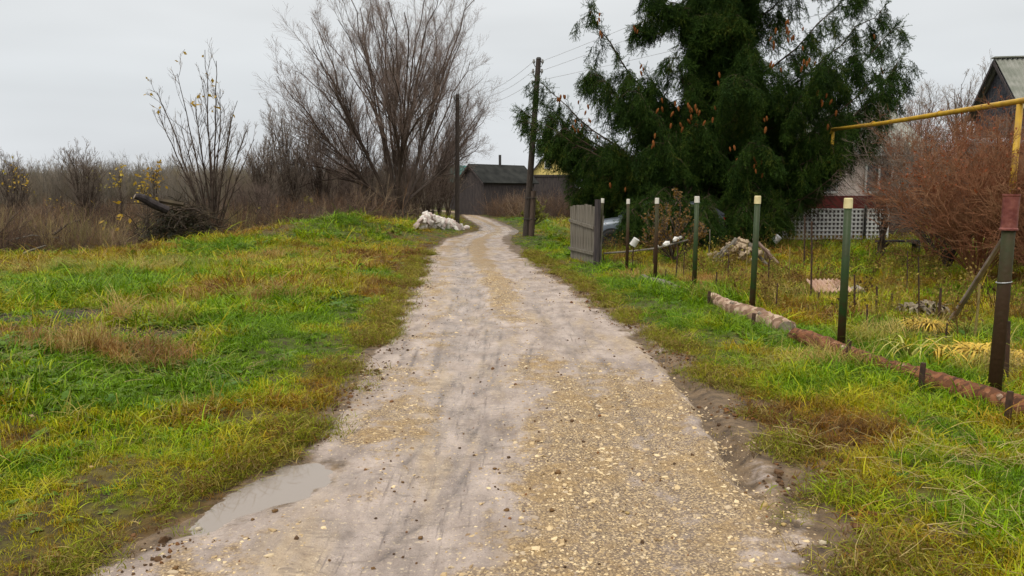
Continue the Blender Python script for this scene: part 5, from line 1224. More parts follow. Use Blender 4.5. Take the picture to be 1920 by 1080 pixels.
def log(name, label, a, b, ra, rb, m, seed, cut=True, n=18, ns=90, lift=0.45):
    rg = np.random.default_rng(seed); a = np.array(a); b = np.array(b)
    t = thing(name, label, 'log', a)
    zed = lambda f: np.array([0, 0, lerp(ra, rb, f) * lift])
    P = np.array([lerp(a, b, f) + zed(f) + np.array([0.02 * sin(f * 7 + seed), 0.012 * sin(f * 5), 0.012 * sin(f * 9 + seed)]) for f in np.linspace(0, 1, ns)])
    V, Fc = tube(P, np.linspace(ra, rb, ns), n, True)
    ang = np.arange(len(V)) % n; s_ = np.arange(len(V)) // n
    c = P[s_]; dr_ = V - c
    k = 1 + 0.13 * vnoise(s_ * 0.35, ang * 0.9, seed) + 0.09 * vnoise(s_ * 0.9, ang * 1.3, seed + 4)
    V = c + dr_ * k[:, None]
    obj('bark', (V, Fc), m, t, True)
    if cut:
        for P0, P1, r_ in ((P[0], P[1], ra), (P[-1], P[-2], rb)):
            d_ = unit(P0 - P1); obj('cut_end', cyl(P0 - d_ * .01, P0 + d_ * .006, r_ * .9, r_ * .86, 14), m_cut, t)
    for kx in range(3):
        f = rg.uniform(.2, .9); c = lerp(a, b, f) + zed(f); u_ = unit(np.array([-(b - a)[1], (b - a)[0], 0])); u_ = -u_ if u_ @ c > 0 else u_
        d_ = unit(u_ * .7 + np.array([0, 0, .9])); obj('branch_stub', tube([c + d_ * lerp(ra, rb, f) * .8, c + d_ * lerp(ra, rb, f) * 1.22], [.028, .018], 7), m_oldlog if m is m_pine else m_cut, t)
    return t
log('log', 'reddish pine log with scaly bark lying along the near garden edge', G(1486, 636), G(1990, 812), .085, .105, m_pine, 1)
log('log', 'bleached peeling log with a cut end lying left of the pine log', G(1334, 566), G(1472, 626), .09, .125, m_oldlog, 2)
log('log', 'thin grey log half sunk in grass between the third and fourth posts', G(1204, 524), G(1273, 547), .07, .07, m_greyboard, 3, lift=.5)
for (u, v, h, lab) in ((1412, 617, .19, 'short dark peg driven in beside the bleached log'), (1590, 676, .20, 'short dark peg holding the pine log below the cream-capped post'), (1727, 736, .24, 'short dark peg halfway along the pine log'), (1889, 792, .22, 'short dark peg by the pine log below the thick post'), (1258, 549, .16, 'short dark peg at the end of the thin grey log'), (1329, 572, .20, 'short dark peg at the far end of the bleached log'), (1184, 520, .18, 'dark stump peg in the grass below the second fence post')):
    b0 = G(u, v); tag(obj('peg', tube([b0 - np.array([0, 0, .08]), b0 + np.array([0, 0, h * .6]), b0 + np.array([.006, 0, h])], [.024, .024, .021], 8, True, .06, int(u)), m_stake), lab, 'peg')

# ================================================================== HEAPS AND ODDS AND ENDS
m_stonew = mat('whitish_limestone', (0.74, 0.71, 0.66), 0.85, 0.2, noise=(2.5, (0.42, 0.35, 0.31)), bump=(9, .5))
m_stonet = mat('tan_rubble_stone', (0.25, 0.18, 0.115), 0.85, 0.2, noise=(4, (0.50, 0.40, 0.28)), bump=(14, .5))
m_stonep = mat('pinkish_limestone', (0.42, 0.32, 0.29), 0.9, 0.1, noise=(2.5, (0.55, 0.46, 0.42)), bump=(9, .5))
wpile = thing('stone_heap', 'long white heap of limestone lumps under the willow by the lane', 'stone heap', on(*((G(778, 428) + G(868, 430)) / 2)[:2]))
p0, p1 = G(780, 429), G(864, 431); rng = np.random.default_rng(90)
for i in range(150):
    f = rng.beta(1.2, 1.4); prof = np.interp(f, [0, .12, .25, .42, .6, .8, 1], [.16, .50, .60, .54, .42, .28, .08])
    hgt = prof * (rng.random() ** .55); s_ = rng.uniform(.07, .24)
    q = lerp(p0, p1, f) + np.array([0, rng.normal(0, .36) * (1 - hgt * .7) + .2, max(.04, hgt - s_ * .5)])
    link('stone', mesh('stone', *rock(700 + i % 13, (1.3, 1.0, .7), .24, 1), m_stonew if i % 4 else m_stonep), wpile, q - np.array(wpile.location), rng.uniform(0, 6, 3), np.full(3, s_))
q = G(875, 430); tag(link('stone', mesh('stone', *rock(44, (.15, .13, .12), .15, 2), m_stonew, True), None, q + np.array([0, 0, .08])), 'single white stone lying just right of the white heap', 'stone')
# rubble pile in the garden
rp = thing('rubble_pile', 'conical pile of tan rubble stones and a few boards behind the fence', 'rubble pile', G(1388, 494)); base = np.array(rp.location); rng = np.random.default_rng(91)
for i in range(90):
    a_ = rng.uniform(0, 2 * pi); rr_ = abs(rng.normal(0, .36)); hgt = max(0.0, .62 - rr_ * .78) * rng.uniform(.55, 1.0)
    s_ = rng.uniform(.04, .10)
    link('stone', mesh('stone', *rock(740 + i % 12, (1.5, .9, .75), .2), m_stonet), rp, (cos(a_) * rr_ * 1.25, sin(a_) * rr_, hgt + .03), (rng.normal(0, .5), rng.normal(0, .7), rng.uniform(0, 6)), np.full(3, s_))
for k, (x0, z0, x1, z1) in enumerate(((.20, .62, .72, .06), (.12, .50, .50, .02), (-.15, .60, -.62, .08), (-.3, .45, -.78, .03))):
    p_, q_ = base + np.array([x0, -.25 + .05 * k, z0]), base + np.array([x1, -.42 + .06 * k, z1])
    obj('board', tube([p_, lerp(p_, q_, .5) + RNG.normal(0, .01, 3), q_], [.045, .04, .045], 5, True, .06, k), mat('pinkish_old_board_%d' % k, (0.24, 0.165, 0.135), 0.85, .2, noise=(8, (.16, .11, .085))) if k == 0 else m_greyboard, rp)
# white cans on sticks, white lumps on a lying pole
def can(label, u, v, Y, tilt, r_, h, m, foot):
    c = PD(u, v, Y); t = thing('can', label, 'can', c)
    d_ = unit(np.array([sin(tilt), -.2, cos(tilt)])); p_ = c - d_ * h / 2
    obj('shell', tube([p_, p_ + d_ * .012, p_ + d_ * .02, p_ + d_ * (h - .02), p_ + d_ * (h - .012), p_ + d_ * h], np.array([1.05, 1.05, 1, .97, 1.02, .9]) * r_, 16), m, t)
    return t
m_cann = mat('white_enamel', (0.66, 0.65, 0.62), 0.4, 0.4, noise=(10, (.54, .52, .48)))
can('white tin tipped over on its stick between the car and the third fence post', 1190, 454, 16.6, .55, .075, .17, m_cann, 0)
q = PD(1188, 461, 16.62); tag(obj('stick', tube([on(q[0] - .02, q[1]), q], .012, 6), m_stake), 'thin stick carrying the tipped white tin', 'stick')
can('greyish white tin lying tilted on the weeds right of the stone pile', 1456, 448, 21.5, .7, .10, .22, mat('grey_white_enamel', (.48, .48, .50), .5, .4), 0)
q = PD(1452, 457, 21.55); tag(obj('stick', tube([on(q[0], q[1]), q], .014, 6), m_stake), 'short stick under the greyish tin near the lattice', 'stick')
a_, b_ = PD(1132, 475, 17.8), PD(1228, 466, 17.0)
tag(obj('lying_pole', tube([a_, lerp(a_, b_, .5) - np.array([0, 0, .012]), b_, PD(1290, 450, 17.6)], .022, 7), m_greyboard), 'long thin pole lying low across the fence line from the gate', 'pole')
_pn = 0
for a_, b_ in (((1131, 482, 17.8), 0), ((1226, 472, 17.0), 0), ((1288, 455, 17.6), 0)):
    q = PD(*a_); tag(obj('prop', tube([on(q[0], q[1] + .0), q + np.array([0, 0, .06])], .016, 6), m_stake), ('short prop under the gate end of the lying pole', 'short prop in the middle of the lying pole', 'short prop under the far end of the lying pole by the bush')[_pn], 'prop', 'props under the lying pole'); _pn = _pn + 1
for k, (u, v, Y, s_, lab) in enumerate(((1232, 463, 17.0, .045, 'small white lump at the left end of the row on the lying pole'), (1250, 458, 17.15, .075, 'elongated white lump in the middle of the row on the lying pole'), (1267, 450, 17.3, .07, 'largest white lump on the lying pole by the garden bush'), (1276, 446, 17.4, .04, 'small white lump at the right end of the lying pole'))):
    v_, f_ = rock(50 + k, (1.3, .8, .9), .2, 1); tag(link('white_lump', mesh('white_lump', v_ * s_, f_, m_cann), None, PD(u, v, Y) + np.array([0, 0, .01]), (0, -.4, 0)), lab, 'lump', 'white lumps on the lying pole')
# dark low bench
bc = G(1684, 482); bt = thing('bench', 'low dark wooden bench in the grass in front of the red bush', 'bench', bc)
obj('seat', box(bc + np.array([0, 0, .42]), (1.15, .32, .05), rotz(.12)), m_oldwood, bt)
for sx in (-.48, .48): obj('leg', box(bc + np.array([sx, sx * .12, .2]), (.08, .28, .42)), m_oldwood, bt)
obj('brace', tube([bc + np.array([-.3, -.1, .38]), bc + np.array([-.75, -.2, .0])], .03, 6), m_oldwood, bt)
# corrugated sheet and broken piece
m_sheet = mat('pinkish_slate_sheet', (0.33, 0.20, 0.14), 0.85, .2, noise=(5, (.46, .33, .25)))
cs = G(1550, 556); V = []; nn = 60
for i in range(nn):
    x_ = lerp(-.29, .29, i / (nn - 1)); o_ = .014 * sin(i * 2 * pi / 7)
    V += [(x_, -.22, .02 + o_), (x_ + .03, .16, .16 + o_)]
V = np.array(V); V2 = V - np.array([0, 0, .012]); Fc = []
for i in range(nn - 1):
    a_ = 2 * i; Fc += [(a_, a_ + 2, a_ + 3, a_ + 1), (a_ + 2 * nn, a_ + 1 + 2 * nn, a_ + 3 + 2 * nn, a_ + 2 + 2 * nn), (a_, a_ + 2 * nn, a_ + 2 + 2 * nn, a_ + 2)]
tag(link('slate_sheet', mesh('slate_sheet', np.concatenate([V, V2]), Fc, m_sheet), None, cs + np.array([0, 0, .09]), (0, 0, .1)), 'pinkish corrugated slate sheet lying tilted in the garden grass', 'slate sheet')
cs = G(1606, 556); V, Fc = rock(9, (.16, .10, .07), .15, 1)
tag(link('slate_piece', mesh('slate_piece', V, Fc, mat('pale_grey_slate', (.36, .36, .40), .8, .2, noise=(9, (.45, .33, .25)))), None, cs + np.array([0, 0, .10])), 'pale broken slate lump right of the corrugated sheet', 'slate piece')

# clumps of dead strap leaves
def strap_clump(seed, n, ln, w_, lean=1.0):
    rg = np.random.default_rng(seed); p = np.stack([rg.normal(0, .05, n), rg.normal(0, .05, n), np.zeros(n)], 1)
    a_ = rg.uniform(0, 2 * pi, n); k = 6; V, Fc = [], []
    for i in range(n):
        d_ = np.array([cos(a_[i]), sin(a_[i]), 0]); sd2 = np.array([-d_[1], d_[0], 0]); L_ = ln * rg.uniform(.6, 1.2); le = lean * rg.uniform(.6, 1.1)
        b_ = len(V)
        for j in range(k):
            f = j / (k - 1); q = p[i] + d_ * L_ * f * le + np.array([0, 0, L_ * (1.15 * f - 1.05 * f * f) + .02]); ww = w_ * (1 - .75 * f)
            V += [q - sd2 * ww, q + sd2 * ww]
        for j in range(k - 1): Fc.append((b_ + 2 * j, b_ + 2 * j + 1, b_ + 2 * j + 3, b_ + 2 * j + 2))
    return np.array(V), Fc
m_strap = mat('yellow_withered_leaves', (0.62, 0.43, 0.04), .6, .3, noise=(14, (0.36, 0.21, 0.03)))
m_strapg = mat('pale_green_withered_leaves', (0.30, 0.30, 0.06), .6, .3, noise=(14, (0.42, 0.36, 0.10)))
m_darkl = mat('dark_withered_leaves', (0.06, 0.035, 0.02), .7, .3, noise=(14, (0.26, 0.22, 0.14)))
for (u, v, n, ln, w_, m_, lab, flat) in ((1738, 622, 150, .27, .011, m_strap, 'yellow mound of withered strap leaves left of the slanting pole foot', .75), (1832, 678, 230, .32, .012, m_strap, 'largest yellow mound of withered strap leaves beside the thick post', .7), (1712, 676, 16, .36, .010, m_strapg, 'sparse clump of pale arching leaves behind the pine log', 1.0), (1766, 684, 14, .34, .010, m_strap, 'thin clump of bent yellow stems between the pale clump and the mound', 1.0), (1560, 566, 60, .2, .012, m_strap, 'low yellow clump in front of the corrugated sheet', .6), (1712, 590, 70, .22, .03, m_darkl, 'dark withered broad-leaved plant with pale edges', .9), (1748, 588, 60, .24, .03, m_darkl, 'dark withered plant right of the thin tall stake', 1.0), (1915, 684, 70, .25, .011, m_strap, 'yellow withered clump at the right edge behind the thick post', .6)):
    c = G(u, v); V, Fc = strap_clump(int(u), n, ln * 1.25, w_ * 1.25); V[:, 2] *= flat * 1.25
    tag(link('withered_plant', mesh('withered_plant', V, Fc, m_), None, c), lab, 'plant', 'withered garden clumps')

# brush pile with a dark log
bc = on(*(lambda q: (q[0], q[1]))(PZ(343, 466))); 
bp = thing('brush_pile', 'big dark heap of cut branches and weeds at the edge of the left field', 'brush pile', bc); rng = np.random.default_rng(95)
n = 420; p = np.stack([rng.normal(0, .62, n), rng.normal(0, .45, n), rng.uniform(0, 1.45, n)], 1); p[:, 2] *= np.exp(-(p[:, 0] / 1.15) ** 2)
d_ = unit(np.stack([rng.normal(0, 1, n), rng.normal(0, .8, n), rng.normal(.25, .45, n)], 1)); P, R = grow(p + bc, d_, rng.uniform(.5, 1.35, n), rng.uniform(.008, .024, n), 8, rng, .14, -.12)
P[:, :, 2] = np.maximum(P[:, :, 2], bc[2] + .02)
m_brushd = mat('dark_wet_branches', (0.028, 0.020, 0.014), .85, .2, noise=(3, (.075, .058, .035)))
for i in range(40): obj('branch', tubes(P[i:i + 1], R[i:i + 1] * 1.25, 5), m_brushd if i % 3 else m_limb, bp)
p2, dd2, l2, r2 = spawn(P, R, np.full(n, 1.0), 5, rng, .1, 1, (.3, .9), (.25, .5), .6); P2, R2 = grow(p2, dd2, l2, r2, 5, rng, .2, -.1); P2[:, :, 2] = np.maximum(P2[:, :, 2], bc[2] + .01)
tag(obj('twigs', joinq([tubes(P[40:], R[40:], 4), tubes(P2, R2, 3)]), m_brushd, bp), kind='stuff')
nl = 2600; q = np.stack([rng.normal(0, .75, nl), rng.normal(0, .55, nl) - .1, rng.uniform(0, 1.35, nl)], 1); q[:, 2] *= np.exp(-(q[:, 0] / 1.2) ** 2 - (q[:, 1] / 1.0) ** 2)
tag(obj('weeds', leaf_quads(q + bc, .13, rng, 1.2), leaf_mat('dark_weed_leaves', ((0.0, (.020, .030, .012)), (.6, (.04, .035, .014)), (1.0, (.05, .03, .014))), .2, jitter=1.0, pos=3.0), bp), kind='stuff')
a_, b_ = PD(253, 368, 22.2), PD(302, 389, 22.6)
lg = thing('dark_log', 'short dark sawn log sticking out of the left side of the brush pile', 'log', b_)
obj('bark', tube([a_, lerp(a_, b_, .3) + np.array([0, 0, .05]), lerp(a_, b_, .7), b_ + unit(b_ - a_) * .2], [.085, .125, .13, .12], 10, True, .05, 2), mat('charred_bark', (.016, .012, .012), .8, .25, noise=(8, (.05, .04, .04)), bump=(16, .6)), lg)
obj('cut_end', cyl(a_ + unit(a_ - b_) * .004, a_ + unit(a_ - b_) * .015, .08, .07, 12), m_cut, lg)
a_, b_ = PD(300, 376, 22.9), PD(345, 384, 22.9)
tag(obj('dark_board', tube([a_, lerp(a_, b_, .5), b_], [.07, .08, .06], 5, True, .06, 7), m_brushd), 'short dark stump end lying on top of the brush pile', 'log end')
# fallen branches in the left foreground of the thicket
for k, (pts, lab) in enumerate(((((12, 452, 19.0), (60, 441, 19.4), (110, 446, 19.6)), 'pale bent branch arching out of the brambles at the far left'), (((30, 482, 18.0), (55, 470, 18.3), (86, 460, 18.8)), 'grey fallen branch below the pale bent branch'), (((100, 440, 19.4), (128, 420, 19.8), (150, 412, 20.2)), 'dark forked branch rising in the brambles'), (((135, 505, 17.6), (150, 488, 18.2), (170, 472, 19.0)), 'dark thin branch lying over the yellow grass strip'))):
    tag(obj('fallen_branch', tube([PD(*q) for q in pts], [.03, .022, .012], 6, True, .05, k), m_limb if k > 1 else m_greyboard), lab, 'branch')

# ================================================================== GRASS, WEEDS, STONES
def tuft(seed, n, ln, w_, lean, spread, seg=3):
    rg = np.random.default_rng(seed); V, Fc = [], []
    for i in range(n):
        a_ = rg.uniform(0, 2 * pi); d_ = np.array([cos(a_), sin(a_), 0]); tw = a_ + pi / 2 + rg.normal(0, .5); sd2 = np.array([cos(tw), sin(tw), 0])
        o_ = np.array([rg.normal(0, spread), rg.normal(0, spread), -.01]); L_ = ln * rg.uniform(.45, 1.15); le = abs(rg.normal(lean, lean * .5)); ww = w_ * rg.uniform(.7, 1.3)
        b_ = len(V)
        for j in range(seg):
            f = j / seg; q = o_ + d_ * L_ * le * f ** 1.6 + np.array([0, 0, L_ * (f - .42 * min(le, 1.1) * f * f)])
            wj = ww * (1 - .55 * f); V += [q - sd2 * wj, q + sd2 * wj]
        V.append(o_ + d_ * L_ * le + np.array([0, 0, L_ * (1 - .42 * min(le, 1.1) * 1.25)]))
        for j in range(seg - 1): Fc.append((b_ + 2 * j, b_ + 2 * j + 1, b_ + 2 * j + 3, b_ + 2 * j + 2))
        Fc.append((b_ + 2 * seg - 2, b_ + 2 * seg - 1, b_ + 2 * seg))
    return np.array(V), Fc
def weed(seed, n, s_):
    rg = np.random.default_rng(seed); V, Fc = [], []
    for i in range(n):
        a_ = rg.uniform(0, 2 * pi); d_ = np.array([cos(a_), sin(a_), rg.uniform(.15, .8)]); d_ = unit(d_); sd2 = np.array([-sin(a_), cos(a_), 0]); L_ = s_ * rg.uniform(.6, 1.2)
        o_ = np.array([rg.normal(0, s_ * .3), rg.normal(0, s_ * .3), .0]); b_ = len(V)
        for f, ww in ((0, .05), (.35, .22), (.7, .24), (1, .03)):
            q = o_ + d_ * L_ * f - np.array([0, 0, .35 * L_ * f * f]); V += [q - sd2 * L_ * ww + np.array([0, 0, .06 * L_]), q + sd2 * L_ * ww + np.array([0, 0, .06 * L_])]
        for j in range(3): Fc.append((b_ + 2 * j, b_ + 2 * j + 1, b_ + 2 * j + 3, b_ + 2 * j + 2))
    return np.array(V), Fc
GR = ((0.0, (0.095, 0.190, 0.002)), (0.2, (0.180, 0.290, 0.003)), (0.42, (0.290, 0.300, 0.004)), (0.60, (0.310, 0.230, 0.006)), (0.80, (0.220, 0.110, 0.009)), (1.0, (0.125, 0.054, 0.011)))
m_grass = leaf_mat('meadow_grass', GR, 0.22, 0.5, attr='tone', jitter=0.40, spec=0.18, val=0.5)
GRD = ((0.0, (0.17, 0.25, 0.02)), (0.4, (0.30, 0.27, 0.05)), (0.7, (0.40, 0.29, 0.09)), (1.0, (0.30, 0.15, 0.04)))
m_dry = leaf_mat('dry_grass_blades', GRD, 0.30, 0.5, attr='tone', jitter=0.5, val=0.4)
m_weed = leaf_mat('low_broad_weeds', ((0.0, (0.045, 0.12, 0.006)), (0.5, (0.10, 0.18, 0.008)), (1.0, (0.13, 0.11, 0.015))), 0.25, 0.45, jitter=0.9, spec=0.2)
src_g = [source('grass_a%d' % i, tuft(800 + i, 20, .072, .0032, .60, .034), m_grass) for i in range(3)] + \
        [source('grass_b%d' % i, tuft(810 + i, 19, .15, .0040, 1.0, .048, 4), m_grass) for i in range(3)] + \
        [source('grass_c%d' % i, tuft(820 + i, 8, .20, .0032, 1.05, .05, 4), m_dry) for i in range(2)] + \
        [source('grass_d%d' % i, weed(830 + i, 9, .075), m_weed) for i in range(2)]
rng = np.random.default_rng(123)
def in_view(y): return 0.70 * y + 2.6
rows = []
for y0, y1, dens, sz in ((2.3, 4.2, 900, 1.0), (4.2, 6.5, 720, 1.05), (6.5, 10, 480, 1.12), (10, 15, 250, 1.3), (15, 23, 115, 1.6), (23, 36, 36, 2.2), (36, 60, 12, 2.9)):
    hwid = min(in_view(y1), 30); n = int((y1 - y0) * 2 * hwid * dens)
    x_ = rng.uniform(-hwid, hwid, n); y_ = rng.uniform(y0, y1, n); k = np.abs(x_) < in_view(y_)
    rows.append((x_[k], y_[k], np.full(k.sum(), sz)))
x_, y_, sz = (np.concatenate([r_[i] for r_ in rows]) for i in range(3))
d_ = road_d(x_, y_); left = x_ < xc(y_); tone = tone_f(x_, y_)
wear = 0.16 + 0.25 * (left) * np.exp(-((y_ - 4.0) / 2.2) ** 2) + 0.18 * (~left) * np.exp(-((y_ - 4.0) / 1.5) ** 2)
pr = sstep(d_ + 0.22 * fbm(x_ * 3, y_ * 3, 91), 0.02, 0.5 * wear + 0.20) * (1 - 0.9 * soil_f(x_, y_)) * (0.62 + 0.6 * fbm(x_ * 1.2, y_ * 1.2, 92) + .2)
fence_x = np.interp(y_, [5, 9, 13, 19], [3.9, 3.35, 3.1, 2.1])
pr *= np.where((~left) & (x_ > fence_x), 0.75, 1)
bxv = np.interp(y_, [12, 19, 22, 25, 28, 33, 38, 60], [-30, -16, -10.5, -9, -7.6, -6.4, -6, -7])
pr *= np.where(x_ < bxv, 0.5, 1) * (0.62 + 1.0 * fbm(x_ * 2.3, y_ * 2.3, 98) + .2)
for u_c, v_c, r_c in ((1738, 622, .30), (1832, 678, .34), (1550, 556, .34), (1712, 590, .2), (1748, 588, .2), (1606, 556, .16)):
    c_ = G(u_c, v_c); pr *= 1 - .9 * np.exp(-(((x_ - c_[0]) / r_c) ** 2 + ((y_ - c_[1] + .25) / (r_c * 1.5)) ** 2) ** 2)
k = rng.random(len(x_)) < pr; x_, y_, sz, d_, left, tone = x_[k], y_[k], sz[k], d_[k], left[k], tone[k]; n = len(x_)
lng = 0.5 + 0.9 * fbm(x_ * .7, y_ * .7, 93)                                    # where the long tangled grass grows
lng = lng + 0.45 * left * sstep(d_, .9, 2.4) * sstep(y_, 4.6, 6.0) + .35 * ((~left) & (x_ > np.interp(y_, [5, 9, 13, 19], [3.9, 3.35, 3.1, 2.1]))) - 0.4 * np.exp(-np.clip(d_, 0, 9) / .7) - .35 * np.exp(-((y_ - 29) / 5) ** 2)
u_ = rng.random(n); idx = rng.integers(0, 3, n)
idx = np.where(u_ < np.clip(lng - 1.2 * np.exp(-(((x_ + 4.6) / 2.2) ** 2 + ((y_ - 7.0) / 1.6) ** 2)), 0.0, .8), rng.integers(3, 6, n), idx)
u2 = rng.random(n); idx = np.where(u2 < np.clip(.02 + .13 * sstep(tone, .35, .7) * sstep(d_, .2, .9), 0, 1), rng.integers(6, 8, n), idx)
wd = sstep(fbm(x_ * .8, y_ * .8, 94), .08, .3) * sstep(d_, .5, 1.2)
idx = np.where(u2 > 1 - (.05 * (d_ > .5) + .45 * wd * (1 - sstep(tone, .35, .6))), rng.integers(8, 10, n), idx)
s_ = sz * rng.uniform(.6, 1.3, n) * (1 + .75 * fbm(x_ * 1.5, y_ * 1.5, 95)) * (0.58 + 0.42 * sstep(d_, .2, 1.4)) * np.where(left, 1.0, .92)
s_ *= 1 - .4 * sstep(y_, 22, 30) * (1 - sstep(d_, .6, 2.2))
s_ *= 1 - .35 * left * np.exp(-((y_ - 3.7) / 1.1) ** 2)
S3 = np.stack([s_, s_, s_ * np.where(sz > 1.5, .75, 1)], 1)
gr = scatter('grass', np.stack([x_, y_, surf(x_, y_)], 1), up_rot(n, rng, .22), S3, idx, src_g, tone)
tag(gr, 'mixed green and rusty autumn grass along both sides of the lane', 'grass', kind='stuff')
print('grass tufts', n)
# dark weeds on the bare soil patch, taller rusty tussocks
src_t = [source('tussock_%d' % i, tuft(840 + i, 60, .34, .0035, .8, .10, 5), m_dry) for i in range(2)]
rng = np.random.default_rng(124); tp_, tt = [], []
for (u, v, num, spx, to) in ((228, 660, 26, .45, .95), (470, 560, 22, .6, .85), (330, 600, 14, .5, .8), (120, 505, 60, 1.3, .35), (330, 500, 40, 1.1, .42), (560, 480, 12, .8, .9), (1690, 640, 16, .5, .5), (1500, 560, 22, .8, .6), (1400, 530, 26, .6, .85), (1880, 700, 8, .3, .4), (1530, 690, 8, .4, .6), (1260, 520, 14, .6, .6)):
    c = G(u, v)
    for _ in range(num):
        q = on(c[0] + rng.normal(0, spx), c[1] + rng.normal(0, spx * .5)); 
        if road_d(q[0], q[1]) > .5: tp_.append(q); tt.append(to + rng.normal(0, .1))
n = len(tp_); tag(scatter('tall_dry_grass', np.array(tp_), up_rot(n, rng, .15), rng.uniform(.6, 1.15, n), rng.integers(0, 2, n), src_t, tt), 'taller tussocks of rusty and yellow dry grass', 'dry grass', kind='stuff')
def stalk(seed):
    rg = np.random.default_rng(seed); n = 5; p = np.stack([rg.normal(0, .05, n), rg.normal(0, .05, n), np.zeros(n)], 1); d_ = unit(np.stack([rg.normal(0, .22, n), rg.normal(0, .22, n), np.ones(n)], 1)); ln_ = .55 * rg.uniform(.5, 1.2, n)
    P, R = grow(p, d_, ln_, np.full(n, .0042), 6, rg, .08, .03); p, d_, l2_, r2_ = spawn(P, R, ln_, 5, rg, .3, 1, (.4, 1.0), (.2, .4), .6); P2, R2 = grow(p, d_, l2_, r2_, 4, rg, .15, .02)
    lv = leaf_quads(P2[:, -1], .045, rg, .8); a_ = joinq([tubes(P, R, 3), tubes(P2, R2, 3)]); return joinq([a_, lv])
m_stalk = leaf_mat('dead_garden_stalks', ((0.0, (.05, .030, .014)), (.4, (.14, .080, .025)), (.75, (.24, .19, .04)), (1.0, (.10, .12, .015))), .1, .8, jitter=1.0, spec=.1)
src_k = [source('stalk_%d' % i, stalk(880 + i), m_stalk) for i in range(4)]
rng = np.random.default_rng(127); n = 1500; y_ = rng.uniform(7.5, 25, n); fx_ = np.interp(y_, [5, 9, 13, 19, 26], [3.9, 3.35, 3.1, 2.1, 2.4]); x_ = fx_ + .15 + rng.random(n) ** 1.2 * 11
k = (rng.random(n) < sstep(fbm(x_ * .9, y_ * .9, 99), -.15, .25)) & (x_ < .72 * y_ + 1); x_, y_ = x_[k], y_[k]; n = len(x_)
tag(scatter('garden_weeds', np.stack([x_, y_, surf(x_, y_)], 1), up_rot(n, rng, .12), rng.uniform(.45, 1.15, n), rng.integers(0, 4, n), src_k), 'dry weed stalks standing all over the neglected garden', 'weeds', kind='stuff')
# dead straw stems lying at the lower right
src_w = [source('straw_%d' % i, tubes(*grow(np.random.default_rng(850 + i).normal(0, .12, (7, 3)) * np.array([1, 1, .1]) + np.array([0, 0, .03]), np.random.default_rng(860 + i).normal(0, 1, (7, 3)) * np.array([1, 1, .10]) + np.array([0, 0, .10]), np.full(7, .22), np.full(7, .0018), 6, np.random.default_rng(870 + i), .13, -.03), 3), mat('straw_%d' % i, (.46, .36, .15), .6)) for i in range(3)]
q = []
for (u, v, num, sp_) in ((1850, 990, 14, .35), (1760, 900, 7, .4), (1690, 850, 5, .4), (1860, 860, 6, .3), (1500, 850, 3, .3), (420, 700, 8, .8), (150, 700, 8, .6), (300, 640, 8, .6)):
    c = G(u, v); q += [on(c[0] + rng.normal(0, sp_), c[1] + rng.normal(0, sp_ * .6), .02) for _ in range(num)]
n = len(q); tag(scatter('straw', np.array(q), up_rot(n, rng, .1), rng.uniform(.7, 1.2, n), rng.integers(0, 3, n), src_w), 'pale dead straw stems strewn over the green grass', 'straw', kind='stuff')

# gravel and clods
m_peb = leaf_mat('cream_and_tan_pebbles', ((0.0, (0.20, 0.13, 0.07)), (0.45, (0.46, 0.335, 0.18)), (0.75, (0.66, 0.52, 0.31)), (1.0, (0.28, 0.22, 0.17))), 0, .75, jitter=1.0, spec=.3)
m_clod = leaf_mat('dark_clods', ((0.0, (0.055, 0.033, 0.018)), (0.6, (0.11, 0.06, 0.028)), (1.0, (0.20, 0.085, 0.03))), 0, .85, jitter=1.0, spec=.2)
src_p = [source('pebble_%d' % i, rock(900 + i, (1.25, 1, .5), .22, 1), m_peb) for i in range(6)]
src_c = [source('clod_%d' % i, rock(910 + i, (1.1, 1, .75), .25, 1), m_clod) for i in range(4)]
rng = np.random.default_rng(125)
y_ = 2.6 + (rng.random(90000) ** 1.5) * 15; x_ = xc(y_) + rng.uniform(-1, 1.05, len(y_)) * hw(y_)
gf = gravel_f(x_, y_); k = (rng.random(len(y_)) < gf ** 1.3 * .75 + .015) & (road_d(x_, y_) < .12) & (puddle_m(x_, y_) < .35); x_, y_ = x_[k], y_[k]; n = len(x_)
sz_ = .0038 * np.exp(rng.normal(0, .62, n)) * (1 + .03 * y_)
tag(scatter('gravel', np.stack([x_, y_, surf(x_, y_) - sz_ * .12], 1), up_rot(n, rng, .25), np.clip(sz_, .002, .022), rng.integers(0, 6, n), src_p), 'fine cream gravel pressed into the lane', 'gravel', kind='stuff')
print('pebbles', n)
n = 520; y_ = 2.6 + rng.random(n) ** 1.6 * 13; x_ = xc(y_) + rng.uniform(-1, 1.1, n) * hw(y_); k = puddle_m(x_, y_) < .3; x_, y_ = x_[k], y_[k]; n = len(x_); s_ = .0065 * np.exp(rng.normal(0, .42, n))
tag(scatter('small_clods', np.stack([x_, y_, surf(x_, y_) + s_ * .2], 1), up_rot(n, rng, .5), s_, rng.integers(0, 4, n), src_c), 'little dark clods of earth scattered over the lane', 'clods', kind='stuff')
